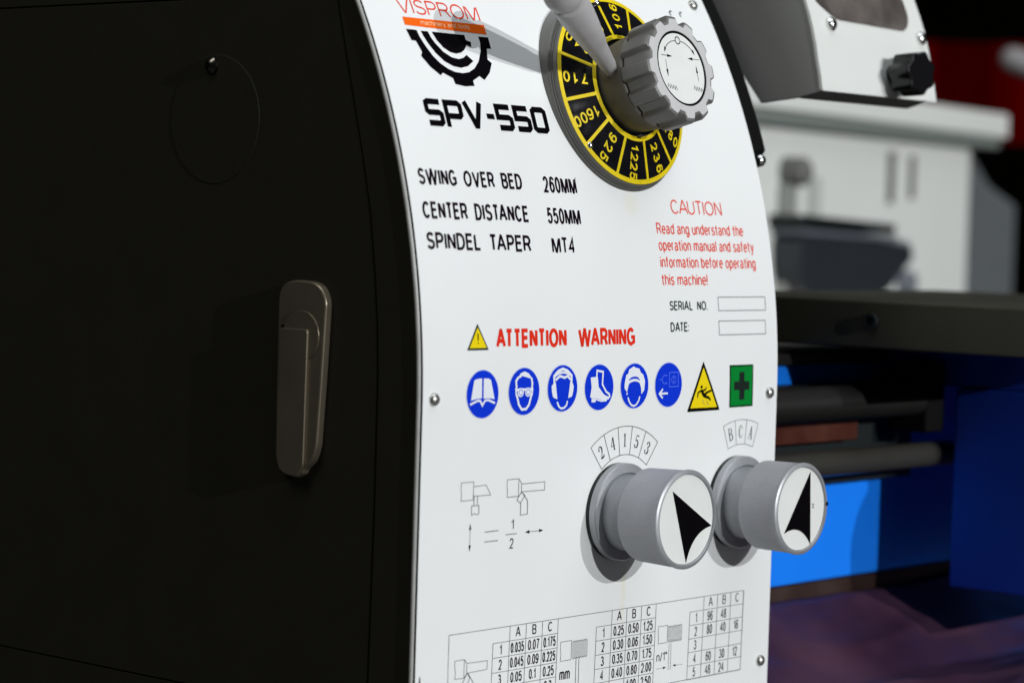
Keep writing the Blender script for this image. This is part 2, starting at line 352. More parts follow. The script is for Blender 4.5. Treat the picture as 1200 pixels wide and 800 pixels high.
# small serif figures (for the knob scales), drawn as brush strokes in a 1 x 1.5 box
SERIF = {
 '1': [([(.5, 0), (.5, 1.48)], .17), ([(.22, .03), (.78, .03)], .07), ([(.24, 1.25), (.5, 1.45)], .09)],
 '2': [([(.12, 1.08), (.2, 1.32), (.45, 1.46), (.7, 1.36), (.82, 1.12), (.72, .82), (.45, .48), (.12, .10)], [.10, .12, .12, .15, .2, .18, .10, .08]), ([(.08, .10), (.72, .10), (.88, .32)], [.20, .20, .06]), ([(.12, 1.16), (.13, 1.02)], .22)],
 '3': [([(.14, 1.22), (.3, 1.42), (.55, 1.44), (.74, 1.26), (.70, 1.0), (.46, .82)], [.10, .1, .12, .18, .17, .07]), ([(.44, .80), (.7, .68), (.84, .42), (.72, .14), (.45, .03), (.2, .12), (.1, .32)], [.07, .14, .20, .17, .10, .10, .10]), ([(.15, 1.22), (.16, 1.08)], .2), ([(.12, .36), (.13, .24)], .2)],
 '4': [([(.66, 0), (.66, 1.46)], .17), ([(.62, 1.44), (.06, .46), (.92, .46)], [.07, .07, .09]), ([(.42, .03), (.88, .03)], .07)],
 '5': [([(.22, .78), (.26, 1.40), (.84, 1.40)], [.07, .07, .17]), ([(.22, .76), (.45, .92), (.7, .84), (.84, .54), (.74, .18), (.45, .03), (.2, .10), (.1, .26)], [.07, .1, .16, .20, .18, .11, .1, .1]), ([(.13, .34), (.14, .22)], .2)],
 'A': [([(.16, .03), (.52, 1.48)], .07), ([(.48, 1.46), (.86, .03)], .17), ([(.28, .52), (.72, .52)], .06), ([(.0, .03), (.32, .03)], .06), ([(.66, .03), (1.0, .03)], .06)],
 'B': [([(.2, 0), (.2, 1.48)], .16), ([(.05, 1.45), (.55, 1.45), (.78, 1.32), (.8, 1.02), (.62, .82), (.28, .78)], [.06, .06, .12, .17, .1, .06]), ([(.3, .75), (.66, .74), (.88, .55), (.86, .22), (.62, .03), (.05, .03)], [.06, .08, .16, .18, .08, .06])],
 'C': [([(.86, 1.02), (.82, 1.3), (.55, 1.46), (.3, 1.34), (.14, 1.02), (.12, .56), (.26, .18), (.52, .03), (.78, .16), (.88, .42)], [.1, .06, .07, .11, .17, .19, .14, .08, .06, .05])],
}
def serif(pr, ch, x, y, h, ang, wd=0.62):
    ca, sa = math.cos(math.radians(ang)), math.sin(math.radians(ang)); k = h/1.5
    for q, (pts, ww) in enumerate(SERIF[ch]):
        P = []
        for a, b in pts:
            u = (a-.5)*k*wd*1.25; v = (b-.75)*k; P.append((x+u*ca-v*sa, y+u*sa+v*ca))
        W = [t*k*.9 for t in ww] if isinstance(ww, list) else ww*k*.9
        pr.stroke(P, W, off=0.10+0.012*q)
def arrow(pr, a, b, lw, hw, hl, off=0.10, both=False):
    a, b = Vector(a), Vector(b); d = (b-a).normalized(); n = Vector((-d.y, d.x))
    pr.stroke([a+(d*hl*.8 if both else Vector((0, 0))), b-d*hl*.8], lw, off)
    pr.poly([tuple(b), tuple(b-d*hl+n*hw), tuple(b-d*hl-n*hw)], off+.015)
    if both: pr.poly([tuple(a), tuple(a+d*hl-n*hw), tuple(a+d*hl+n*hw)], off+.015)

# ------------------------------------------------------------------ setting
def struct(name, m, bm):
    o = finish(bm, name, m); o["kind"] = "structure"; return o
bm = bmesh.new(); add_box(bm, -6000, 9000, -6000, 9000, -760, -740); struct("floor", mat("dark_concrete", (0.02, 0.019, 0.018), 0.7, var=0.2, vscale=4), bm)
bm = bmesh.new()
Wm = Matrix.Translation(V(2700, 2100, 0)) @ Matrix.Rotation(math.radians(-40), 4, 'Z')
add_box(bm, -4500, 4500, 0, 60, -740, 3200, Wm); struct("wall", M_WALL, bm)
bm = bmesh.new(); add_box(bm, -700, 1500, -420, 620, 142, 156); struct("tray", mat("dark_tray_paint", (0.012, 0.012, 0.014), 0.5), bm)

# red banner hanging in front of the wall
ban = empty("red_banner", "dark red banner hanging far behind the lathe against the black hall wall", "banner", V(2060, 1100, 470))
bm = bmesh.new()
Bm = Matrix.Translation(V(2060, 1130, 0)) @ Matrix.Rotation(math.radians(-49), 4, 'Z')
NX = 60
for k in range(NX):
    x0 = -460+920*k/NX; x1 = -460+920*(k+1)/NX
    f = lambda x: 14*math.sin(x/38)+7*math.sin(x/17+1)
    q = [bm.verts.new(Bm @ V(x, f(x), z)) for x, z in ((x0, 478), (x1, 478), (x1, 604), (x0, 604))]; bm.faces.new(q)
bmesh.ops.remove_doubles(bm, verts=bm.verts, dist=1e-5)
g = bmesh.ops.extrude_face_region(bm, geom=bm.faces[:])
bmesh.ops.translate(bm, verts=[v for v in g['geom'] if isinstance(v, bmesh.types.BMVert)], vec=Bm.to_3x3() @ V(0, 4, 0))
o = finish(bm, "cloth", M_BANNER, ban, smooth=60); o.matrix_parent_inverse = Matrix.Translation(-ban.location)

def setp(root):
    """children are modelled in world millimetres: keep them there under a root that stands elsewhere"""
    inv = Matrix.Translation(-root.location)
    for c in root.children: c.matrix_parent_inverse = inv

# crumpled purple sheet on the tray
sh = bmesh.new()
NXs, NYs = 130, 110
from mathutils import noise as mnoise
def sheet_z(x, y):
    base = 158+27*max(0, min(1, (y-2)/54))**1.2
    if x < 250: base -= 0
    p = Vector((x/150, y/62, 0))
    v = mnoise.fractal(p, 1.0, 2.0, 4)
    r = 1-abs(mnoise.noise(Vector((x/210+y/120, y/75-x/260, 3.1))))*2
    return max(156.8, base+3.6*abs(v)+2.6*max(0, r)**3)
grid = [[sh.verts.new(V(x, y, sheet_z(x, y))) for y in [(-190+(60.5+190)*j/(NYs-1)) for j in range(NYs)]] for x in [(234.5+(820-234.5)*i/(NXs-1)) for i in range(NXs)]]
for i in range(NXs-1):
    for j in range(NYs-1): sh.faces.new((grid[i][j], grid[i+1][j], grid[i+1][j+1], grid[i][j+1]))
M_SHEET = mat("purple_plastic_sheet", (0.050, 0.0170, 0.036), 0.5, var=0.5, vscale=11, bump=0.3, bscale=60)
o = finish(sh, "plastic_sheet", M_SHEET, smooth=180); o["label"] = "crumpled dull purple sheet lying in the tray below the blue bed"; o["category"] = "sheet"

# ------------------------------------------------------------------ the lathe
lathe = empty("metal_lathe", "metal lathe with white printed control panel, black side cover and blue bed", "lathe", V(110, 120, 156))

# --- side cover (plane x = 0) in three strips around the door opening, 3 mm thick
SEAM = [(24.3, 177), (24, 192), (23.5, 223), (23, 255), (23, 281), (23, 306), (24, 325), (26, 344), (29, 366), (34, 388), (39, 407), (44, 426), (49.5, 448)]
def seam_y(z):
    for (y0, z0), (y1, z1) in zip(SEAM[:-1], SEAM[1:]):
        if z <= z1: t = (z-z0)/(z1-z0); return y0+(y1-y0)*max(0, t)
    return 49.5+(z-448)*0.30
side = lambda y, z, h: V(h, y, z)
bm = bmesh.new()
zz = [157, 177]+[177+(448-177)*i/60 for i in range(1, 61)]+[448+i*5 for i in range(1, 21)]
fr = [(panel_y(z)+3.0, z) for z in zz]
inner = [(seam_y(z)-0.45, z) for z in zz]
for k in range(len(zz)-1):
    add_prism(bm, [fr[k], inner[k], inner[k+1], fr[k+1]], side, 0, 3)
add_prism(bm, [(seam_y(157)-.45, 157), (300, 157), (300, 176.4), (seam_y(157)-.45, 176.4)], side, 0, 3)
add_prism(bm, [(inner[62][0], 448.7), (300, 448.7), (300, 548), (inner[-1][0], 548)], side, 0, 3)
bmesh.ops.remove_doubles(bm, verts=bm.verts, dist=1e-6)
cover = finish(bm, "side_cover", M_BLACKPAINT, lathe, "matt black sheet metal cover of the gear side")
bm = bmesh.new(); add_box(bm, 3.2, 225, 3.6, 300, 157, 290)
o = finish(bm, "headstock_body", M_GAP, lathe)
bm = bmesh.new()
prof = [(panel_y(z)+3.6, z) for z in [290.01+i*6 for i in range(43)]]
add_prism(bm, prof+[(300, prof[-1][1]), (300, 290.01)], side, 3.2, 224.5)
o = finish(bm, "headstock_top", M_GAP, lathe)
# door plate
bm = bmesh.new()
dpoly = [(y+0.55, z) for y, z in SEAM]; dpoly[0] = (dpoly[0][0], 177.0); dpoly[-1] = (dpoly[-1][0], 448.0)
full = []
for (a, b) in zip(dpoly[:-1], dpoly[1:]):
    for t in range(4): full.append((a[0]+(b[0]-a[0])*t/4, a[1]+(b[1]-a[1])*t/4))
full.append(dpoly[-1])
add_prism(bm, full+[(300, 448), (300, 177)], side, 0.15, 2.6)
door = finish(bm, "cover_door", M_BLACKPAINT, lathe, bevel=0.35, segs=2)
# door: round blanking cap, its screw, and the latch
capf = frame((0.15, 115, 401), (-1, 0, 0), (0, 1, 0))
rev("blanking_cap", [(25.3, 0), (25.2, 0.18), (24.9, 0.24), (24.8, 0.24), (0, 0.24)], capf, M_BLACKPAINT, door, seg=90)
scf = frame((0.15, 117, 422), (-1, 0, 0), (0, 1, 0))
rev("screw", [(3.4, .4), (3.3, 1.2), (2.2, 2.3), (1.0, 2.7), (0.9, 1.4), (0, 1.4)], scf, mat("dark_screw_metal", (0.16, 0.15, 0.13), 0.22, metal=1.0), door, seg=32)
lat = [(73.0, 300), (73.0, 332), (72.1, 336.5), (68.97, 339), (64.03, 340), (54.17, 339.6), (49.87, 337.5), (47.27, 332.5), (48.97, 301), (50.59, 277), (52.83, 271.5), (57.13, 268.2), (57.4, 266.8), (61.34, 264.6), (66.72, 265.3), (70.85, 267.5), (72.64, 272)]
bm = bmesh.new(); add_prism(bm, resample_round(lat, 3, 4), side, 0.15, -3.7)
latch = finish(bm, "latch_plate", M_LATCH, door, "dark metal flush latch with rounded ends", bevel=0.9, segs=3)
bm = bmesh.new(); add_prism(bm, resample_round([(70.6, 321.5), (55.6, 321.5), (56.3, 270), (59.3, 265.4), (66, 266.0), (69.6, 268.2), (70.8, 274)], 1.2, 3), side, -3.6, -5.0)
finish(bm, "latch_lever", M_LATCH, door, bevel=0.5)
bm = bmesh.new(); add_prism(bm, [(70.8, 322.7), (54.6, 322.7), (54.6, 321.7), (70.8, 321.7)], side, -3.65, -3.9); finish(bm, "latch_slit", M_GAP, door)
bm = bmesh.new()
add_prism(bm, arcpts(60, 319, 9.6, 0, 360, 48)[:-1], side, -3.5, -4.1); finish(bm, "latch_lock", M_LATCH, door, bevel=0.25)
# pale bead added to stand for the highlight on the cover's front bend
bm = bmesh.new()
zz = [158+i*4 for i in range(97)]
prev = None
for z in zz:
    y = panel_y(z)+2.05
    if z > Z0: tz = math.asin((z-Z0)/R0)
    else: tz = 0
    ring = [bm.verts.new(V(0.15+0.95*math.cos(a), y+0.95*math.sin(a)*math.cos(tz), z-0.95*math.sin(a)*math.sin(tz))) for a in [2*PI*i/14 for i in range(14)]]
    if prev:
        for i in range(14): bm.faces.new((prev[i], prev[(i+1) % 14], ring[(i+1) % 14], ring[i]))
    prev = ring
finish(bm, "edge_highlight", M_EDGE_HIGHLIGHT, lathe, "painted highlight along the front edge of the black cover", smooth=80)

# --- white front plate
bm = bmesh.new()
ss = [-133, -100, -66, -33]+[i*2.5 for i in range(0, 101)]
rows = []
XR = 225.1
for s in ss: rows.append([bm.verts.new(panel3(x, s, 0)) for x in (0, XR*.25, XR*.5, XR*.75, XR)])
for a, b in zip(rows[:-1], rows[1:]):
    for i in range(4): bm.faces.new((a[i], a[i+1], b[i+1], b[i]))
me = bpy.data.meshes.new("front_panel"); bm.normal_update(); bm.to_mesh(me); bm.free()
panel = link("front_panel", me, [M_WHITE], lathe, "white enamel front plate with printed tables and warning signs", smooth=50)
bm = bmesh.new()     # the dark plate edge: side walls 1.1 mm deep behind the white face
r2 = []
for s in ss: r2.append([bm.verts.new(panel3(0.0, s, 0)), bm.verts.new(panel3(0.1, s, -1.15)), bm.verts.new(panel3(XR-.1, s, -1.15)), bm.verts.new(panel3(XR, s, 0))])
for a, b in zip(r2[:-1], r2[1:]):
    for i in range(3): bm.faces.new((a[i], a[i+1], b[i+1], b[i]))
bm.faces.new(r2[0]); bm.faces.new(r2[-1])
finish(bm, "panel_edge", M_EDGE, panel)

# rivets
for (x, s) in ((5.8, 3.5), (219.1, -0.7), (219.0, -116.3), (216.0, 173.9), (6.2, -118)):
    a = max(0, s)/R0
    o3 = panel3(x, s, 0)/MM
    fr_ = frame(o3, (0, -math.cos(a), math.sin(a)))
    rev("rivet", [(2.5, 0.05), (2.45, .7), (1.9, 1.5), (1.0, 1.95), (0, 2.1)], fr_, M_RIVET, panel, seg=28, smooth=60)

# ---- printing on the plate
p = Print(); p.text("VISPROM", 18.9, 152.2, 46.6, 0.2, 6.6, bold=-0.004); p.build("brand_lettering", M_REDTHIN, panel, label="thin red brand lettering at the top of the plate")
p = Print(); p.poly([(19.7, 150.5), (66.4, 150.9), (66.1, 146.7), (19.7, 147.0)]); p.build("tagline_strip", M_ORANGE, panel, label="orange strip under the brand lettering")
p = Print(); p.text("machinery and tools", 29, 147.9, 28.0, 0.4, 2.0, off=0.16, bold=0.004); p.build("tagline_lettering", M_CREAM, panel)
GEAR = [(19.5, 145.3), (20.6, 140.6), (23.0, 140.6), (24.6, 136.1), (23.4, 134.3), (26.8, 130.2), (31.4, 126.9), (33.1, 128.1), (38.1, 126.2), (38.6, 123.8), (44, 123.2), (49.5, 123.7), (49.5, 125.9), (54.0, 128.1), (56.4, 126.6), (60.8, 130.0), (63.7, 134.2), (61.8, 135.6), (63.4, 140.4), (66.0, 140.6), (66.4, 145.5), (60.6, 145.4), (60.5, 142.6), (59.1, 138.9), (56.1, 134.4), (52.4, 131.2), (48.6, 129.4), (44.8, 128.7), (40.3, 128.9), (36.8, 130), (33.2, 132), (30.2, 134.8), (27.5, 139.0), (25.9, 142.6), (25.4, 145.3)]
p = Print(); p.poly(GEAR)
p.poly([(27.6, 145.2), (28.2, 143), (29.5, 140.2), (32.3, 136.2), (36.0, 133.0), (40.3, 131.3), (44.6, 130.9), (48.9, 131.9), (53.0, 134.3), (50.1, 136.7), (47.6, 135.3), (44.7, 134.6), (40.9, 135.0), (37, 137), (33.9, 140.2), (32.3, 142.8), (31.6, 145.2)])
p.poly([(33.8, 145.3), (52.4, 145.4), (52.4, 143.2), (55.1, 142.6), (54.3, 140.3), (51.9, 141.1), (49.8, 138.9), (47.3, 137.5), (44.2, 136.8), (41.0, 137.2), (37.8, 138.9), (35.2, 141.8)])
p.build("gear_emblem", M_BLK, panel, label="black half gear wheel emblem")
# model lettering, square technical face: centre-line strokes in a unit box
def tech(pr, ch, x0, x1, y0, h):
    t = 2.4; wv = x1-x0
    q = lambda pts: [(x0+t/2+a*(wv-t), y0+t/2+b*(h-t)) for a, b in pts]
    S5 = [(1, 1), (.15, 1), (0, .93), (0, .58), (.12, .5), (.86, .5), (1, .42), (1, .1), (.86, 0), (0, 0)]
    if ch == 'S': pr.stroke(q(S5), t)
    if ch == '5': pr.stroke(q([(1, 1), (0, 1), (0, .5), (.84, .5), (1, .42), (1, .1), (.86, 0), (0, 0)]), t)
    if ch == 'P': pr.stroke(q([(0, -.13), (0, 1), (.86, 1), (1, .9), (1, .48), (.86, .38), (.16, .38)]), t)
    if ch == 'V': pr.stroke(q([(0.0, 1.12), (.52, .02), (.60, .02), (1.0, 1.12)]), t*1.08)
    if ch == '0': pr.stroke(q([(.16, 1), (.84, 1), (1, .9), (1, .1), (.84, 0), (.16, 0), (0, .1), (0, .9)]), t, closed=True)
    if ch == '-': pr.poly([(x0, y0+h*.40), (x1, y0+h*.40), (x1, y0+h*.60), (x0, y0+h*.60)])
p = Print()
xb, wb = 17.4, 71.0
for ch, a, b in (('S', 0, .142), ('P', .152, .30), ('V', .308, .465), ('-', .490, .552), ('5', .566, .706), ('5', .716, .856), ('0', .866, 1.0)):
    tech(p, ch, xb+a*wb, xb+b*wb, 106.0, 11.0)
p.build("model_lettering", M_BLK, panel, label="bold black square model lettering")
for txt, x, s, wd, an, cap, bo in (("SWING  OVER  BED", 6.2, 83.0, 58.7, -.4, 6.3, .021), ("260MM", 77.6, 81.9, 20.3, -.5, 6.6, .015), ("CENTER  DISTANCE", 5.8, 70.2, 60.2, -.4, 6.5, .021), ("550MM", 77.0, 69.5, 20.3, -.6, 6.4, .015), ("SPINDEL  TAPER", 5.9, 58.7, 59.1, -.5, 6.5, .021), ("MT4", 77.5, 57.9, 14.1, -.4, 6.4, .016)):
    p = Print(); p.text(txt, x, s, wd, an, cap, bold=bo); p.build("specification_lettering", M_PURPLEBLK, panel)
p = Print(); p.text("CAUTION", 157.5, 75.1, 35.3, -.4, 6.1, bold=-.004); p.build("caution_heading", M_REDTHIN, panel, label="red caution heading")
p = Print()
for txt, x, s, wd in (("Read ang understand the", 145.7, 66.5, 60.4), ("operation manual and safety", 145.7, 59.6, 66.7), ("information before operating", 145.6, 52.6, 66.7), ("this machine!", 145.4, 45.4, 31.4)):
    p.text(txt, x, s, wd, -.15, 4.75, bold=.005)
p.build("caution_lettering", M_REDTHIN, panel, label="four lines of red caution text")
p = Print(); p.text("SERIAL  NO.", 149.5, 35.1, 26.0, -.3, 3.9, bold=.018); p.text("DATE:", 149.5, 26.3, 12.5, 0, 3.9, bold=.018); p.build("serial_lettering", M_GREENBLK, panel)
for (x0, x1, y0, y1) in ((183.2, 217.2, 34.75, 40.4), (183.0, 216.5, 24.6, 30.4)):
    p = Print(); p.stroke([(x0, y0), (x1, y0), (x1, y1), (x0, y1)], .32, closed=True); p.build("entry_box", M_LINE, panel, label="empty outlined entry box")
p = Print(); p.text("ATTENTION", 40.7, 21.6, 41.8, -.4, 7.4, bold=.033); p.text("WARNING", 89.7, 21.3, 35.9, -.2, 7.3, bold=.031); p.build("warning_heading", M_RED, panel, label="bold red warning heading")
# small yellow warning triangle
p = Print(); p.poly([(24.2, 21.1), (36.4, 21.1), (30.4, 31.0)]); wt = p.build("warning_triangle", M_GREENBLK, panel, label="small yellow triangle with exclamation mark")
p = Print(); p.poly([(25.5, 21.9), (35.2, 21.9), (30.4, 29.6)], .16); p.build("yellow_field", M_YEL, panel)
p = Print(); p.poly([(30.15, 24.6), (30.65, 24.6), (30.75, 27.3), (30.05, 27.3)], .21); p.disc(30.4, 23.7, .32, .21, 12); p.build("exclamation_mark", M_BLK, panel)

# six blue safety discs
IC = [(32.9, 4.6), (56.8, 4.9), (79.8, 5.4), (102.5, 5.1), (125.2, 5.0), (147.7, 4.8)]
LBL = ["blue disc with open book", "blue disc with goggled head", "blue disc with ear defenders", "blue disc with safety boots", "blue disc with hair net", "blue disc with unplugging arrow"]
def U_(i, k, pts):
    cx, cy, rx, ry = [(256, 420, 185, 280), (740, 388, 180, 278), (290, 340, 172, 270), (720, 335, 167, 267), (237, 320, 163, 262), (632, 305, 158, 260)][i]
    return [(IC[i][0]+(x-cx)/rx*9.0, IC[i][1]+(cy-y)/ry*9.0) for x, y in pts]
for i in range(6):
    p = Print(); p.disc(IC[i][0], IC[i][1], 9.25, .09, 56); p.build("symbol_edge", M_PALEHALO, panel)
    p = Print(); p.disc(IC[i][0], IC[i][1], 8.95, .14, 56); p.build("safety_symbol", M_BLUE, panel, label=LBL[i])
    p = Print(); o1 = .19; u = lambda pts: U_(i, 1, pts)
    if i == 0:
        p.poly(u([(155, 255), (190, 240), (245, 235), (245, 470), (200, 470), (160, 478), (120, 490)]), o1)
        p.poly(u([(265, 235), (320, 240), (350, 258), (395, 485), (355, 474), (320, 470), (265, 473)]), o1)
        p.stroke(u([(110, 535), (205, 490), (230, 500), (253, 550), (285, 495), (320, 490), (400, 530)]), .85, o1)
    if i == 1:
        p.poly(u([(665, 222), (700, 170), (745, 152), (790, 178), (835, 240), (800, 235), (765, 222), (715, 205), (690, 228)]), o1)
        p.stroke(u([(672, 215), (642, 262), (650, 345)]), 1.0, o1+.01)
        p.stroke(u([(824, 232), (835, 300), (828, 360)]), 1.0, o1+.01)
        p.stroke(u([(650, 420), (668, 490), (680, 540), (714, 598), (765, 598), (800, 545), (815, 480), (828, 415)]), 1.0, o1+.01)
        p.stroke(u([(640, 345), (648, 440)]), .8, o1+.02); p.stroke(u([(838, 345), (830, 440)]), .8, o1+.02)
        p.stroke(u([(640, 366), (845, 366)]), 1.0, o1+.03)
        for gx in (698, 785): p.disc(*u([(gx, 398)])[0], 1.75, o1+.04, 24)
    if i == 2:
        p.stroke(u([(192, 270), (190, 195), (235, 140), (290, 115), (345, 140), (392, 195), (392, 270)]), 1.15, o1)
        p.stroke(u([(200, 195), (240, 165), (290, 155), (340, 165), (385, 195)]), .8, o1+.01)
        p.stroke(u([(207, 240), (255, 195), (310, 217), (345, 198), (380, 240)]), 1.0, o1+.02)
        p.poly(u([(185, 270), (160, 310), (166, 380), (180, 440), (230, 465), (218, 370), (208, 270)]), o1+.03); p.poly(u([(397, 265), (418, 320), (412, 380), (400, 440), (355, 458), (366, 370), (376, 262)]), o1+.03)
        p.stroke(u([(230, 495), (245, 540), (265, 566), (288, 575), (315, 566), (338, 540), (350, 490)]), .8, o1)
    if i == 3:
        p.poly(u([(618, 215), (700, 210), (712, 330), (770, 415), (800, 437), (840, 452), (835, 480), (790, 492), (745, 485), (690, 462), (640, 462), (615, 445), (630, 330)]), o1)
        p.stroke(u([(632, 475), (690, 476), (745, 497), (810, 494)]), .6, o1+.01); p.poly(u([(632, 478), (680, 478), (680, 507), (632, 507)]), o1+.02)
        p.stroke(u([(688, 212), (692, 138), (763, 155), (755, 300), (800, 388), (838, 420), (846, 462)]), .85, o1+.01)
    if i == 4:
        p.poly(u([(148, 392), (118, 345), (118, 290), (135, 190), (160, 172), (170, 125), (200, 106), (225, 90), (240, 104), (290, 120), (305, 165), (335, 190), (358, 270), (350, 375), (318, 420), (312, 350), (297, 292), (270, 272), (237, 265), (200, 272), (168, 292), (155, 350)]), o1)
        p.stroke(u([(146, 398), (150, 420)]), .7, o1)
        p.stroke(u([(160, 450), (176, 500), (200, 540), (232, 555), (262, 540), (288, 495), (300, 445)]), .75, o1)
    if i == 5:
        p.stroke(u([(624, 405), (535, 405)]), .85, o1); p.stroke(u([(565, 352), (525, 405), (565, 460)]), .85, o1+.01)
    p.build("white_pictogram", M_SIGNW, panel)
    if i == 4:
        p = Print(); p.stroke(u([(166, 250), (200, 228), (237, 222), (270, 230), (294, 255)]), [.35, .8, .95, .8, .35], .23); p.build("pictogram_band", M_BLUE, panel)
    if i == 0:
        p = Print(); p.stroke(u([(120, 492), (200, 473), (250, 480), (320, 474), (392, 488)]), .28, .23); p.build("pictogram_line", M_BLUE, panel)  # thin blue printed line across the foot of the book pages
    if i == 1:
        p = Print()
        for gx in (698, 785): p.stroke(arcpts(*u([(gx, 398)])[0], 1.05, 0, 340, 18), .28, .26)
        p.build("pictogram_lens", M_LBLUE, panel)
    if i == 5:
        p = Print(); p.stroke(u([(640, 160), (745, 160), (745, 330), (640, 330)]), .42, o1, closed=True)
        cx_, cy_ = u([(692, 247)])[0]; p.stroke(arcpts(cx_, cy_, 1.5, 0, 350, 24), .35, o1); p.disc(cx_, cy_+.6, .4, o1, 12); p.disc(cx_, cy_-.6, .4, o1, 12)
        cx_, cy_ = u([(585, 240)])[0]; p.stroke(arcpts(cx_, cy_, 1.7, 50, 310, 20), .42, o1); p.stroke([(cx_-1.7, cy_), (cx_-3.6, cy_)], .35, o1+.01)
        p.stroke([(cx_+.7, cy_+1.4), (cx_+1.7, cy_+1.7)], .4, o1+.01); p.stroke([(cx_+.7, cy_-1.4), (cx_+1.7, cy_-1.7)], .4, o1+.01)
        p.build("plug_pictogram", M_LBLUE, panel)
# slip triangle
p = Print(); p.poly(resample_round([(160.8, -6.9), (183.6, -6.8), (171.5, 13.9)], .8, 3)); p.build("slip_triangle", M_BLK, panel, label="yellow triangle with slipping figure")
p = Print(); p.poly([(163.0, -5.4), (181.5, -5.5), (171.5, 11.3)], .15); p.build("yellow_field", M_YEL, panel)
def zb(pts): return [(161.2+(x-55)/(427-55)*22.1, -6.6+(606-y)/(606-45)*20.0) for x, y in pts]
p = Print(); p.disc(*zb([(208, 330)])[0], .72, .20, 16)
p.stroke(zb([(204, 365), (240, 435)]), [1.3, 1.7], .21)
p.stroke(zb([(240, 430), (272, 398), (325, 376)]), [1.3, 1.0, .8], .22); p.stroke(zb([(238, 435), (298, 462), (318, 492)]), [1.4, 1.0, .7], .23)
p.stroke(zb([(203, 372), (168, 398), (164, 455)]), [.9, .75, .5], .24); p.stroke(zb([(212, 378), (250, 366), (266, 334)]), [.9, .75, .5], .25)
p.build("slipping_figure", M_BLK, panel)
p = Print(); p.stroke(zb([(220, 480), (240, 500), (228, 520), (262, 540)]), .18, .20); p.stroke(zb([(262, 500), (290, 512), (280, 535), (305, 545)]), .18, .20); p.build("skid_marks", M_LINE, panel)
# green first aid sign
p = Print(); p.poly([(190.0, 11.8), (207.1, 11.8), (207.3, -6.0), (190.4, -6.1)]); p.build("first_aid_sign", M_DGREEN, panel, label="green square sign with dark cross")
p = Print(); p.poly([(190.9, 11.0), (206.3, 11.0), (206.5, -5.2), (191.2, -5.3)], .15); p.build("green_field", M_GREEN, panel)
p = Print(); p.poly([(196.9, 8.7), (200.6, 8.7), (200.7, 4.7), (204.2, 4.7), (204.3, 1.1), (200.8, 1.1), (200.9, -3.0), (197.2, -3.0), (197.1, 1.2), (193.3, 1.2), (193.2, 4.8), (196.9, 4.8)], .20); p.build("first_aid_cross", mat("black_green_print_ink", (0.003, 0.012, 0.008), 0.45), panel)

# scales above the two lower knobs
def arc_scale(cx, cy, r0, r1, a0, a1, n, chars, lw, m_line, m_ch, hgt, label):
    p = Print()
    p.stroke(arcpts(cx, cy, r1, a0, a1, 30), lw); p.stroke(arcpts(cx, cy, r0, a0, a1, 24), lw)
    for k in range(n+1):
        a = math.radians(a0+(a1-a0)*k/n); p.stroke([(cx+r0*math.cos(a), cy+r0*math.sin(a)), (cx+r1*math.cos(a), cy+r1*math.sin(a))], lw, .125)
    p.build("scale_outline", m_line, panel, label=label)
    p = Print()
    for k, ch in enumerate(chars):
        ad = a0+(a1-a0)*(k+.5)/n; a = math.radians(ad); rm = (r0+r1)/2+.2
        serif(p, ch, cx+rm*math.cos(a), cy+rm*math.sin(a), hgt, ad-90)
    p.build("scale_lettering", m_ch, panel)
arc_scale(120.3, -45.6, 23.2, 34.6, 129, 52, 5, "24153", .26, mat("scale_line_ink", (0.035, 0.035, 0.035), .5), M_BLK, 5.4, "arc scale with five serif figures")
arc_scale(199.6, -46.5, 24.6, 35.0, 111.5, 69.5, 3, "BCA", .24, M_LINE, mat("pale_green_black_ink", (0.05, 0.075, 0.072), .5), 5.6, "arc scale with three serif letters")

# tool drawings and ratio at the left
p = Print(); L = .26
def wavybox(x0, x1, y0, y1, off=.10): p.stroke([(x0, y1), (x1, y1), (x1, y0), (x0, y0), (x0+.25, (y0*2+y1)/3), (x0-.2, (y0+y1*2)/3)], L, off, closed=True)
wavybox(22.4, 29.3, -34.9, -28.1)
p.stroke([(29.3, -29.9), (36.3, -29.7), (39.2, -33.6), (29.3, -33.5)], L, .12)
p.stroke([(29.8, -33.5), (29.7, -37.1)], L, .14); p.stroke([(31.6, -33.6), (31.7, -37.0)], L, .14)
p.stroke([(28.4, -37.1), (32.5, -37.1), (32.7, -40.1), (31.5, -40.6), (30, -40.0), (28.5, -40.6)], L, .16, closed=True)
wavybox(48.6, 55.3, -35.1, -28.4)
p.stroke([(55.3, -28.4), (56.9, -30.3), (57.0, -33.9), (55.3, -35.1)], L, .12)
p.stroke([(56.9, -30.5), (70.8, -30.4), (70.7, -33.6), (57.0, -33.5)], L, .14)
p.stroke([(57.0, -33.5), (59.1, -35.0), (56.5, -37.8), (54.4, -36.5)], L, .16, closed=True)
p.stroke([(57.5, -33.8), (60.7, -37.1), (60.8, -42.3), (56.7, -42.4), (56.7, -37.8)], L, .18)
p.build("tool_drawing", M_LINE, panel, label="line drawing of two lathe tools")
p = Print()
arrow(p, (28.0, -43.6), (28.0, -54.2), .16, .62, 2.4, both=True); arrow(p, (59.8, -49.2), (70.7, -49.2), .2, .66, 2.6, both=True)
p.stroke([(36.4, -47.5), (44.2, -47.4)], .28); p.stroke([(36.3, -51.2), (43.9, -51.2)], .28); p.stroke([(48.5, -49.35), (55.0, -49.35)], .26)
p.text("1", 52.4, -47.6, 1, 0, 3.8, fit=False, xs=.8, center=True); p.text("2", 52.0, -54.9, 1, 0, 4.0, fit=False, xs=.72, center=True)
p.build("ratio_formula", M_PURPLEBLK, panel, label="arrows and fraction one half")

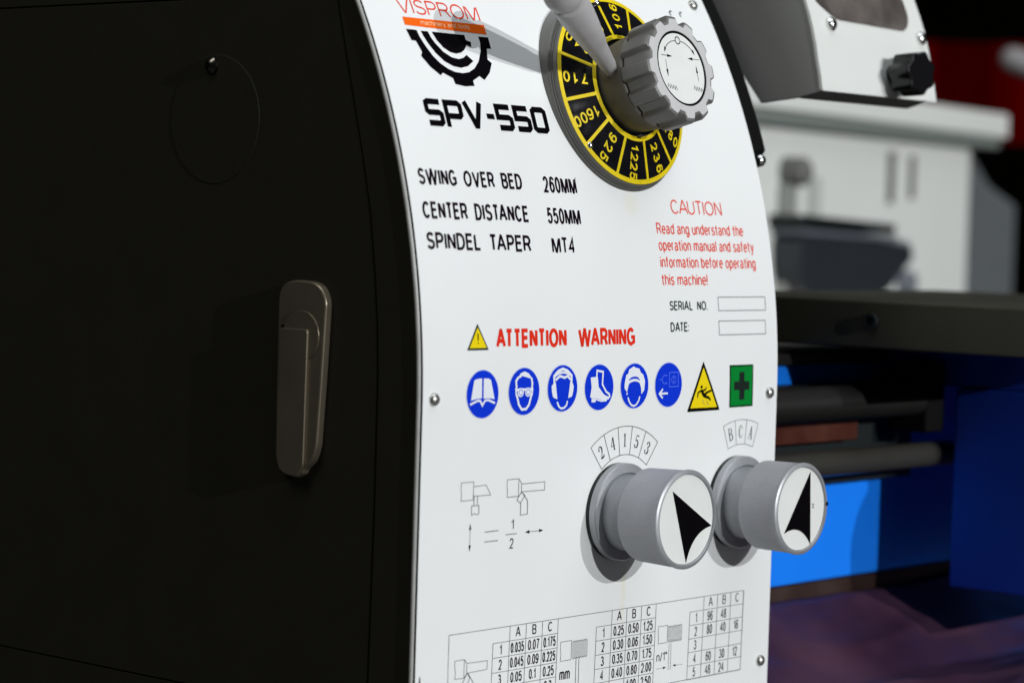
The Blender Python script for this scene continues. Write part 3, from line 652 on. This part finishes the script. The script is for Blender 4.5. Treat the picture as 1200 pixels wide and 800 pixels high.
# feed and thread tables
LW = .24
p = Print()
p.stroke([(17.9, -133), (17.9, -84.65), (205.3, -84.75), (204.7, -118.6), (160, -118.6), (120, -118.9)], .26, .10)
def table(pr, x0, w0, cols, ytop, rows, pitch, skew):
    xs = [x0, x0+w0]
    for c_ in cols: xs.append(xs[-1]+c_)
    yb = ytop-pitch*(rows+1)
    for q, x in enumerate(xs): pr.stroke([(x, ytop-(pitch if q == 0 else 0)), (x-skew*(rows+1), yb)], LW, .13)
    for k in range(1, rows+2):
        y = ytop-pitch*k; pr.stroke([(xs[0]-skew*k, y), (xs[-1]-skew*k, y)], LW, .16)
    return xs
T1 = (43.0, 9.7, [9.6, 9.7, 9.5]); T2 = (105.5, 9.8, [9.6, 9.6, 9.7]); T3 = (167.5, 9.6, [9.6, 9.5, 9.3])
x1 = table(p, *T1, -84.7, 7, 5.68, .13); x2 = table(p, *T2, -84.75, 7, 5.66, .13); x3 = table(p, *T3, -84.75, 5, 5.66, .13)
p.build("table_grid", M_LINE, panel, label="thin grid lines of the feed tables")
def fill(xs, rows, ytop, pitch, skew, m_ink, bold, name):
    p = Print()
    for c_, t in zip(range(1, 4), "ABC"): p.text(t, (xs[c_]+xs[c_+1])/2, ytop-pitch+1.15, 1, 0, 3.9, fit=False, xs=.62, center=True, bold=bold)
    for r, row in enumerate(rows):
        for c_, t in enumerate(row):
            if not t: continue
            yy = ytop-pitch*(r+2)+.85; xx = (xs[c_]+xs[c_+1])/2-skew*(r+1.5)
            p.text(t, xx, yy, 1, 0, 4.0, fit=False, xs=.50 if len(t) < 5 else .42, center=True, bold=bold)
    p.build(name, m_ink, panel)
fill(x1, [("1", "0.035", "0.07", "0.175"), ("2", "0.045", "0.09", "0.225"), ("3", "0.05", "0.1", "0.25"), ("4", "", "", "0.3")], -84.7, 5.68, .13, M_PURPLEBLK, .006, "table_figures")
fill(x2, [("1", "0.25", "0.50", "1.25"), ("2", "0.30", "0.06", "1.50"), ("3", "0.35", "0.70", "1.75"), ("4", "0.40", "0.80", "2.00"), ("5", "", "1.00", "2.50")], -84.75, 5.66, .13, M_PURPLEBLK, .006, "table_figures")
fill(x3, [("1", "96", "48", ""), ("2", "80", "40", "16"), ("3", "", "", ""), ("4", "60", "30", "12"), ("5", "48", "24", "")], -84.75, 5.66, .13, M_GREENBLK, -.002, "table_figures")
p = Print(); L = .24
wavybox(83.5, 90.1, -101.7, -94.1)
def thread(x0, x1, y0, y1):
    n = 7; st = (x1-x0)/n
    top = []; bot = []
    for k in range(n):
        top += [(x0+k*st, y1), (x0+(k+.5)*st, y1+.55)]; bot += [(x0+k*st, y0), (x0+(k+.5)*st, y0-.55)]
    p.stroke(top+[(x1, y1)], L, .12); p.stroke(bot+[(x1, y0)], L, .12)
    for k in range(2*n+1): p.stroke([(x0+k*st/2, y0), (x0+k*st/2, y1)], .13, .14)
thread(90.8, 100.0, -101.0, -95.0)
p.stroke([(93.2, -101.3), (93.2, -114)], L, .16); p.stroke([(95.0, -101.3), (95.0, -114)], L, .16)
p.build("thread_drawing", M_LINE, panel, label="line drawing of a metric screw thread")
p = Print(); wavybox(146.3, 152.4, -101.5, -94.4); thread(153.0, 162.2, -101.0, -95.4)
p.stroke([(153.7, -102), (153.7, -113)], L*.7, .16); p.stroke([(155.1, -102), (155.1, -113)], L*.7, .16)
p.build("thread_drawing", M_LINE, panel, label="line drawing of an inch screw thread")
p = Print()
p.stroke([(21.5, -94.7), (26.9, -94.7), (26.8, -101.7), (21.8, -101.5), (22.1, -99.5), (21.6, -97)], L, .10, closed=True)
p.stroke([(26.9, -94.7), (28.4, -96.3), (28.4, -100.2), (26.8, -101.7)], L, .12); p.stroke([(28.4, -96.3), (40.0, -96.5), (39.9, -99.8), (28.5, -100.0)], L, .14)
p.stroke([(28.6, -100), (25.8, -104), (28, -106), (30.2, -101.8)], L, .16, closed=True); p.stroke([(29, -100), (32.2, -104), (32.2, -110), (28.2, -110)], L, .18)
p.build("tool_drawing", M_LINE, panel, label="line drawing of a turning tool beside the table")
p = Print(); p.text("mm", 83.2, -109.3, 6.4, 0, 4.6, bold=.004); arrow(p, (84, -113.4), (92.4, -113.2), .15, .55, 2.0); arrow(p, (101.5, -113.4), (95.6, -113.2), .15, .55, 2.0)
p.build("unit_lettering", M_PURPLEBLK, panel)
p = Print(); p.text('n/1"', 145.5, -108.9, 7.0, 0, 3.8, bold=-.002)
arrow(p, (145.7, -111.8), (152.2, -111.8), .15, .55, 2.0); arrow(p, (163.3, -111.7), (156.6, -111.5), .15, .55, 2.0)
p.build("unit_lettering", M_PURPLEBLK, panel)
p = Print(); p.poly([(1.9, -101.2), (2.9, -101.2), (2.6, -98.4), (2.2, -98.4)]); p.build("printed_mark", M_GREENBLK, panel)
p = Print(); p.stroke(arcpts(197.4, 168.0, 1.3, 60, 230, 10), .7); p.build("printed_mark", M_GREENBLK, panel)
p = Print(); p.stroke(arcpts(204.6, 168.0, 1.3, 60, 230, 10), .7)
p.build("printed_mark", mat("teal_ink", (0.01, 0.09, 0.07), .5), panel)
p = Print(); p.stroke([(98.2, 88.6), (97.1, 85.9)], .3); p.build("index_mark", M_LINE, panel)

# ------------------------------------------------------------------ speed dial
TILT = math.radians(15.73)
DC = (133.4, 18.0, 418.7); DN = (0, -math.cos(TILT), math.sin(TILT))
df = frame(DC, DN)
dial = rev("speed_dial", [(41.3, -34), (41.3, -3.6), (40.9, -3.1), (40.2, -3.0), (40.2, -2.3), (39.7, -2.2), (39.7, -.3), (39.4, 0), (37.8, .36), (21.0, 4.0), (20.4, 4.0), (20.4, 1.5), (0, 1.5)], df, M_RIM, lathe, "round black and yellow speed dial on a dark grey boss", seg=160)
cone = lambda r: (39.4-r)*4.0/18.4
def dialpt(x, y, off):
    r = math.hypot(x, y); return df(x, y, max(0, cone(r))+off)
p = Print()
for k in range(12):
    a0, a1 = -171+30*k, -141+30*k
    for q in range(3): # black ring face in radial bands so it follows the cone
        ra, rb = 22.0+q*5.3, 22.0+(q+1)*5.3
        pts_o = arcpts(0, 0, rb, a0, a1, 12); pts_i = arcpts(0, 0, ra, a0, a1, 12)
        for t in range(12): p.poly([pts_i[t], pts_o[t], pts_o[t+1], pts_i[t+1]], .06)
bmesh.ops.remove_doubles(p.bm, verts=p.bm.verts, dist=1e-4)
p.build("dial_face", M_DIALBLK, dial, fn=dialpt)
p = Print()
for r0, r1 in ((37.5, 39.35), (20.6, 22.4)):
    a = arcpts(0, 0, r0, 0, 360, 120); b = arcpts(0, 0, r1, 0, 360, 120)
    for t in range(120): p.poly([a[t], b[t], b[t+1], a[t+1]], .13)
for k in range(12):
    a = math.radians(-171+30*k); c_, s_ = math.cos(a), math.sin(a); h = .72
    for q in range(4):
        ra, rb = 22.3+q*3.825, 22.3+(q+1)*3.825
        p.poly([(ra*c_-h*s_, ra*s_+h*c_), (ra*c_+h*s_, ra*s_-h*c_), (rb*c_+h*s_, rb*s_-h*c_), (rb*c_-h*s_, rb*s_+h*c_)], .16)
p.build("dial_grid", M_DIALYEL, dial, fn=dialpt, label="yellow rings and spokes of the dial")
p = Print()
for ang, t in ((174, "710"), (-156, "1600"), (-126, "925"), (-96, "1225"), (-66, "236"), (-36, "180"), (144, "310"), (114, "550"), (84, "106"), (54, "1")):
    a = math.radians(ang); n = len(t); st = 4.5 if n < 4 else 3.75; r0 = 24.3 if n < 4 else 23.4
    for k, ch in enumerate(t):
        ls, tot = set_line(ch, 4.7, None, .80, .020); rc = r0+st*(k+.5)-tot/2-.2
        for q, (pts, pen, cl) in enumerate(ls):
            p.stroke([((rc+px)*math.cos(a)-(py-2.25)*math.sin(a), (rc+px)*math.sin(a)+(py-2.25)*math.cos(a)) for px, py in pts], pen, .15+.006*q, cl)
p.build("dial_figures", M_DIALYEL, dial, fn=dialpt)
for a in (-139, -20.5, 99.5):
    c_, s_ = 36.9*math.cos(math.radians(a)), 36.9*math.sin(math.radians(a))
    b0 = df(c_, s_, cone(36.9))/MM
    rev("dial_rivet", [(1.5, .05), (1.4, .7), (.8, 1.15), (0, 1.25)], frame(b0, DN), M_CHROME, dial, seg=20, smooth=60)

# ------------------------------------------------------------------ direction knob on the dial
knob = rev("direction_knob", [(18.4, 1.2), (18.6, 3), (20.2, 15.2), (20.2, 16.4), (19.6, 17.1), (18.8, 17.4), (0, 17.4)], df, M_HUB, lathe, "large grey scalloped knob with white symbol disc", seg=120)
def lobe(r, h, i):
    t = (i*12/480.0) % 1.0
    d = 0.5*(1+math.cos(2*PI*t)); d = min(1, max(0, (d-.18)/.5)); d = d*d*(3-2*d)
    return r-2.3*(1-d)
rev("scalloped_grip", [(17.5, 17.45), (21.2, 17.5), (22.0, 18.2), (22.3, 30.0), (21.6, 31.2), (20.6, 31.6)], df, M_KNOB_SHADED, knob, seg=480, rfun=lobe, smooth=32)
# end face in its own ring: from the scalloped outline in to the disc recess
bm = bmesh.new(); N = 480
o_ = [bm.verts.new(df(lobe(20.6, 0, i)*math.cos(2*PI*i/N), lobe(20.6, 0, i)*math.sin(2*PI*i/N), 31.6)) for i in range(N)]
i_ = [bm.verts.new(df(15.6*math.cos(2*PI*i/N), 15.6*math.sin(2*PI*i/N), 31.75)) for i in range(N)]
j_ = [bm.verts.new(df(15.6*math.cos(2*PI*i/N), 15.6*math.sin(2*PI*i/N), 31.1)) for i in range(N)]
for i in range(N):
    j = (i+1) % N; bm.faces.new((o_[i], o_[j], i_[j], i_[i])); bm.faces.new((i_[i], i_[j], j_[j], j_[i]))
finish(bm, "grip_face", M_KNOB_LIT, knob, smooth=30)
rev("disc_border", [(15.6, 31.05), (15.5, 31.5), (14.6, 31.5), (14.6, 31.0)], df, M_BLKPLAST, knob, seg=90)
rev("symbol_disc", [(14.75, 31.2), (14.7, 31.42), (0, 31.42)], df, M_DISC, knob, seg=90)
p = Print(); dx = -1.2
def q_(pts): return [(x+dx, y) for x, y in pts]
p.stroke(arcpts(2.0+dx, 11.7, 1.5, 0, 345, 24), .38)
p.stroke(q_([(.4, 11.5), (-2.6, 11.0), (-5.4, 9.6), (-7.2, 8.0)]), .26, .13); p.stroke(q_([(3.6, 11.5), (6.6, 10.8), (9.4, 9.1), (11.0, 7.4)]), .26, .13)
p.poly(q_([(-8.3, 6.2), (-7.6, 8.6), (-6.6, 7.8)])); p.poly(q_([(11.8, 6.2), (11.2, 8.5), (10.2, 7.7)]))
arrow(p, *q_([(-10.6, 5.0), (-3.6, 4.7)]), .22, .62, 3.2); arrow(p, *q_([(14.2, 4.4), (6.5, 4.5)]), .22, .62, 3.2)
arrow(p, *q_([(-8.3, 3.2), (-8.7, -4.1)]), .18, .55, 3.2); arrow(p, *q_([(11.2, -4.7), (11.2, 1.9)]), .18, .55, 3.2)
for x0 in (-10.2, 7.0):
    p.stroke(q_([(x0+k*.75, -7.6+(.9 if k % 2 else -.9)-.12*k) for k in range(9)]), .18)
p.build("disc_symbols", M_BLK, knob, fn=lambda x, y, o: df(x, y, 31.42+o))

# ------------------------------------------------------------------ lever out of the hub
th, ph = math.radians(166.7), math.radians(26.75)
upv = Vector(df(0, 1, 0))/MM-Vector(DC); nv_ = Vector(DN)
rad = Vector((1, 0, 0))*math.cos(th)+upv*math.sin(th)
ld_ = rad*math.cos(ph)+nv_*math.sin(ph)
lo_ = Vector(DC)+nv_*1.1
lf = frame(lo_, ld_, (0, 0, 1))
lever = rev("speed_lever", [(2.9, 15), (3.0, 26), (3.3, 27), (4.35, 47), (5.0, 50), (6.2, 66), (6.9, 77), (7.1, 87), (6.6, 88.4), (5.2, 88.8), (0, 88.8)], lf, M_LEVER, lathe, "tapered grey lever rising from the knob hub", seg=64, smooth=40)
rev("lever_socket", [(5.2, 15), (5.0, 20.0), (4.2, 21.2), (3.0, 21.6)], lf, M_HUB, lever, seg=48)
rev("lever_grip", [(4.2, 88.0)]+[(7.9*math.sin(a), 96.4-7.9*math.cos(a)) for a in [0.55+2.55*i/22 for i in range(22)]]+[(0, 104.3)], lf, M_LEVER, lever, seg=64, smooth=60)

# ------------------------------------------------------------------ two lower knobs
def feed_knob(x, z, rad_, length, arrow_pts, label, mark=False):
    f = frame((x, 0, z), (0, -1, 0))
    k = rev("feed_knob", [(19.4, .1), (19.4, 1.7), (17.5, 1.8), (0, 1.8)], f, M_BLKPLAST, lathe, label, seg=96)
    rev("collar", [(19.0, 1.6), (19.5, 1.9), (19.5, 4.5), (19.1, 4.95), (17.6, 5.3), (15.6, 5.4)], f, M_ALU, k, seg=96)
    rev("neck", [(15.6, 5.3), (15.0, 6.6), (15.0, 9.6), (15.9, 12.4), (17.4, 14.3), (18.3, 15.3)], f, M_ALU, k, seg=96, smooth=50)
    def kn(r, h, i):
        return r-(0.16 if i % 4 in (0,) else (0.05 if i % 4 in (1, 3) else 0)) if 15.5 < h < length-1.6 else r
    b0 = [(18.3, 15.25), (18.55, 15.7), (18.6, 16.2)]
    rev("knurled_grip", b0+[(18.6+(rad_-18.9)*t/6, 16.2+(length-2.2-16.2)*t/6) for t in range(1, 7)]+[(rad_-.2, length-1.5)], f, M_KNURL, k, seg=560, rfun=kn, smooth=180)
    rev("rim", [(rad_-.3, length-1.5), (rad_+.05, length-1.2), (rad_+.05, length-.5), (rad_-.6, length), (rad_-1.6, length+.05), (rad_-1.75, length-.15), (rad_-1.8, length-1.2)], f, M_ALU, k, seg=96, smooth=50)
    rev("pointer_disc", [(rad_-1.85, length-1.3), (rad_-1.95, length-.75), (0, length-.75)], f, M_DISC, k, seg=96)
    p = Print(); p.poly(arrow_pts, .12); 
    if mark: p.stroke([(8.0, 1.6), (9.4, 1.2), (8.4, .2), (9.6, -.1)], .3, .13); p.poly([(17.4, 1.8), (18.9, 1.8), (18.9, .2), (17.4, .2)], 1.0)
    p.build("pointer_arrow", M_BLK, k, fn=lambda a, b, o: f(a, b, length-.75+o))
    return k
def concave(a, b, c, bulge):
    """triangle a, b, c whose side b-c bows inwards"""
    a, b, c = Vector(a), Vector(b), Vector(c); mid = (b+c)/2; ctrl = mid+(a-mid).normalized()*bulge
    pts = [tuple(a)]
    for t in [i/12 for i in range(13)]: pts.append(tuple((1-t)**2*b+2*t*(1-t)*ctrl+t*t*c))
    return pts
feed_knob(115.9, 250.2, 19.5, 35.5, concave((-9.2, 11.6), (17.0, -3.6), (.9, -17.2), 7), "left knurled knob with black arrow pointing up left")
feed_knob(196.6, 249.0, 19.1, 34.5, concave((6.2, 15.2), (7.9, -15.6), (-11.6, -9.6), 7.5), "right knurled knob with black arrow pointing up", mark=True)

# ------------------------------------------------------------------ spindle housing right of the plate
bm = bmesh.new()
pr_ = [(panel_y(z)+8, z) for z in [399+i*6 for i in range(22)]]
add_prism(bm, [(60, 390), (30, 392)]+pr_+[(200, pr_[-1][1]), (200, 390)], side, 224.6, 246)
finish(bm, "spindle_housing", M_GAP, lathe)
rev("oil_cap", [(2.8, 0), (2.8, 2.5), (1.9, 4), (0, 4.5)], frame((241, 26, 394), (-.2, -1, .2)), M_CHROME, lathe, seg=28, smooth=60)

# ------------------------------------------------------------------ chuck guard
GP = [(8, 426), (9.3, 433), (11, 440), (12.3, 446.5), (14, 453), (16.2, 460), (19, 467), (23, 476), (28, 485), (35, 494), (44, 502)]
bm = bmesh.new(); add_prism(bm, [(22, 423.2), (8.8, 426.2)]+[(y+.8, z) for y, z in GP[1:]]+[(104, 502), (81, 468), (60, 443), (42, 421)], side, 265.0, 267.5)
guard = finish(bm, "chuck_guard", M_GREYPAINT, lathe, "chuck guard with grey side and white curved front", bevel=.4)
bm = bmesh.new()
inn = [(y+2.4, z+.4) for y, z in GP]
add_prism(bm, GP+inn[::-1], side, 264.6, 360.0); finish(bm, "guard_front", M_GUARDW, guard, "white curved front of the chuck guard", bevel=.7)
bm = bmesh.new(); add_prism(bm, [(10.6, 426.4), (22.5, 423.0), (22.5, 424.4), (10.6, 428.0)], side, 267.6, 357); finish(bm, "guard_lip", M_GREYPAINT, guard)
bm = bmesh.new(); add_prism(bm, [(22, 427), (10.8, 427)]+[(y+2.6, z) for y, z in GP[1:]]+[(104, 502), (81, 468), (60, 443)], side, 357.2, 359.6); finish(bm, "guard_end", M_GREYPAINT, guard)
def gy(z):
    for (y0, z0), (y1, z1) in zip(GP[:-1], GP[1:]):
        if z <= z1: return y0+(y1-y0)*(z-z0)/(z1-z0)
    return GP[-1][0]
p = Print()
wn = resample_round([(270.5, 490), (270.5, 467), (284, 459.2), (341.5, 458.0), (348, 464), (348, 490)], 4, 4)
p.poly(wn, .35)
for k in range(20):
    g_ = p.bm.verts[:]+p.bm.edges[:]+p.bm.faces[:]; bmesh.ops.bisect_plane(p.bm, geom=g_, dist=1e-5, plane_co=(0, 459+k*2, 0), plane_no=(0, 1, 0))
mwin = mat("smoked_window", (0.11, 0.095, 0.088), 0.12, var=0.55, vscale=42)
p.build("guard_window", mwin, guard, fn=lambda x, z, o: V(x, gy(z)-o, z), label="smoked window of the chuck guard")
for x, z in ((278.5, 456.5), (353.5, 455.5)):
    f_ = frame((x, gy(z), z), (0, -.97, .24))
    rev("guard_screw", [(3.3, .1), (3.2, 1.3), (2.2, 2.5), (1.2, 2.9), (0, 2.9)], f_, M_CHROME, guard, seg=28)
f_ = frame((323.5, gy(436.5), 436.5), (-.12, -1, .05))
bm = bmesh.new()
add_rev(bm, [(4.8, .2), (4.8, 6), (0, 6)], f_, 28); finish(bm, "guard_knob_neck", M_BLKPLAST, guard, smooth=30)
bm = bmesh.new()
oct_ = [((9.5+.75*math.cos(7*2*PI*i/84))*math.cos(2*PI*i/84+.35), (9.5+.75*math.cos(7*2*PI*i/84))*math.sin(2*PI*i/84+.35)) for i in range(84)]
add_prism(bm, oct_, f_, 5.5, 17.5); finish(bm, "guard_knob", M_BLKPLAST, guard, "black lobed knob on the chuck guard", bevel=1.1, segs=3)

# ------------------------------------------------------------------ bed, shafts, carriage
bm = bmesh.new()
add_box(bm, 226, 1000, 62, 170, 194, 300); bed = finish(bm, "bed", M_BED, lathe, "blue painted bed casting", bevel=2)
bm = bmesh.new(); add_box(bm, 226, 1000, 58, 174, 300.2, 306); finish(bm, "bed_way", M_ROD, bed, bevel=1)
bm = bmesh.new(); add_box(bm, 226, 1000, 63, 168, 156.2, 193.8); finish(bm, "plinth", M_PLINTH, bed, bevel=2)
fx = lambda y, z: frame((226, y, z), (1, 0, 0), (0, 1, 0))
rev("leadscrew", [(8.4-(.9 if k % 2 else 0), k*1.5) for k in range(105)]+[(8.4, 158), (0, 158)], fx(30, 284.5), M_SCREW, bed, seg=40)
rev("feed_rod", [(6.1, 0), (6.1, 192), (0, 192)], fx(30, 256.5), mat("oiled_bright_bar", (0.055, 0.053, 0.046), 0.30, metal=0.3, spec=0.3, var=0.08, vscale=40), bed, seg=40)
bm = bmesh.new(); add_box(bm, 226, 420, 52, 61.5, 243, 291); finish(bm, "rack_plate", M_TOOLBLK, bed, bevel=.8)
bm = bmesh.new(); add_box(bm, 226, 358, 44, 51.8, 264.5, 274.5); finish(bm, "red_bar", M_REDBAR, bed, "dull red bar between the two shafts", bevel=.8)
bm = bmesh.new(); add_box(bm, 314, 560, -88, 128, 311, 332.8); carriage = finish(bm, "carriage", M_SADDLE, lathe, "dark saddle across the blue bed", bevel=1.5)
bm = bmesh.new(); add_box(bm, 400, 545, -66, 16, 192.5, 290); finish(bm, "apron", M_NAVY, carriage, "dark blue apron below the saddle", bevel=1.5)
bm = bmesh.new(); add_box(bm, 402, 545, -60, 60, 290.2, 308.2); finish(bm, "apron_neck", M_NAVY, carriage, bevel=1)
bm = bmesh.new(); add_box(bm, 384, 401, 22, 44, 268, 302); finish(bm, "shaft_bracket", M_GAP, carriage, bevel=2)
for (y, z) in ((10, 323.5), (96, 321)):
    rev("saddle_bolt", [(3.6, .05), (3.6, 2.5), (2.2, 2.5), (2.2, .6), (0, .6)], frame((314, y, z), (-1, 0, 0), (0, 1, 0)), M_TOOLBLK, carriage, seg=24)
# handwheel on the apron front (mostly right of the frame)
hw = frame((428, -66, 248), (0, -1, 0))
wheel = rev("apron_handwheel", [(9, 0), (9, 40), (7, 44), (0, 44)], hw, M_ALU, carriage, "handwheel on the apron front", seg=40)
rev("wheel_rim", [(34+6*math.cos(a), 36+6*math.sin(a)) for a in [2*PI*i/16 for i in range(17)]], hw, M_ALU, wheel, seg=72, smooth=60)
rev("wheel_web", [(8.5, 33), (33, 34.5), (33, 37.5), (8.5, 39)], hw, M_ALU, wheel, seg=60)
setp(lathe)

# ------------------------------------------------------------------ white cabinet behind
Cm = Matrix.Translation(V(1465, 768.5, -182.5)) @ Matrix.Rotation(math.radians(10.5), 4, 'Z') @ Matrix.Scale(1.5, 4)
cab = empty("machine_cabinet", "white machine cabinet with overhanging lid behind the lathe carriage", "cabinet", V(1465, 768, -740))
bm = bmesh.new(); add_box(bm, -420, 208, 0, 180, -371, 428, Cm); finish(bm, "cabinet_body", M_CABW, cab, bevel=6, segs=3)
bm = bmesh.new(); add_box(bm, -430, 240, -16, 190, 436, 453, Cm); finish(bm, "lid", M_CABW, cab, bevel=1.8, segs=3)
bm = bmesh.new(); add_box(bm, -425, 232, -12, 185, 428.2, 435.8, Cm); finish(bm, "lid_seam", M_CABSEAM, cab)
bm = bmesh.new(); add_prism(bm, [(208.2, -371), (208.2, 428), (238, 428), (286, 402), (348, 388), (348, -371)], lambda x, z, h: Cm @ V(x, h, z), 14, 170); finish(bm, "grey_end", M_CABGREY, cab, "grey end section of the cabinet", bevel=1.5)
for (x, z0, z1, wd) in ((50, 384, 419, 8), (88, 388, 417, 6)):
    bm = bmesh.new(); add_box(bm, x-wd/2, x+wd/2, -3, -.1, z0, z1, Cm); finish(bm, "vent_slot", M_SLOT, cab, bevel=1)
bm = bmesh.new(); add_box(bm, -132, -117, -8, -.1, 325, 392, Cm); finish(bm, "hinge_post", mat("mid_grey_paint", (.30, .31, .29), .5), cab, bevel=2)
bm = bmesh.new(); add_box(bm, -88, -74, -5, -.1, 325, 398, Cm); finish(bm, "hinge_post", mat("pale_grey_paint", (.52, .54, .51), .5), cab, bevel=2)
bw = [(-138, 361), (16, 358), (46, 355), (50, 347), (28, 337), (12, 327), (-14, 322), (-112, 323), (-130, 328), (-137, 340)]
bm = bmesh.new(); add_prism(bm, resample_round(bw, 9, 4), lambda x, z, h: Cm @ V(x, h, z), -20, -.2); finish(bm, "hopper_front", M_SLATE, cab, "dark slate hopper with rounded bottom", bevel=2)
bm = bmesh.new(); add_prism(bm, [(-138, 361.3), (16, 358.3), (16, 361.6), (-138, 365)], lambda x, z, h: Cm @ V(x, h, z), -22, -.2); finish(bm, "hopper_lip", M_SLATELT, cab, bevel=.8)
bm = bmesh.new(); add_prism(bm, [(-144, 367), (0, 363), (1, 369.6), (-144, 373.6)], lambda x, z, h: Cm @ V(x, h, z), -26, -.2); finish(bm, "hopper_bar", M_TOOLBLK, cab, bevel=.8)
for (x, z, r) in ((66, 352, 7), (78, 330, 8.5)):
    bf_ = lambda a, b, h, x=x, z=z: Cm @ V(x+a, -h, z+b)
    rev("round_boss", [(r, .2), (r, 8), (r-2, 10), (0, 10)], bf_, M_SLATELT, cab, seg=28)
cf = lambda a, b, h: Cm @ V(-122+a, -8-h, 400+b)
bm = bmesh.new(); add_rev(bm, [(9, -7.9), (9, 6), (6, 9), (0, 10)], cf, 28); finish(bm, "latch_knob", M_SLOT, cab, smooth=40)
setp(cab)
oth = empty("column_machine", "dark machine column at the right edge with a grey round-ended lever", "machine", V(2106, 759, -740))
a_ = Vector((2008, 926, 576)); b_ = Vector((2016, 759, 516))
f_ = frame(a_, b_-a_, (0, 0, 1)); Lh = (b_-a_).length
rev("control_lever", [(0, -3), (8, -1.5), (13.4, 5), (15.3, 14), (15, 90), (13, Lh), (0, Lh)], f_, M_LEVER, oth, "grey lever with rounded end", seg=36, smooth=50)
bm = bmesh.new(); add_box(bm, 2006, 2076, 699, 819, -740, 700); finish(bm, "column", M_SADDLE, oth, bevel=8, segs=3)
setp(oth)
bpy.context.view_layer.update()
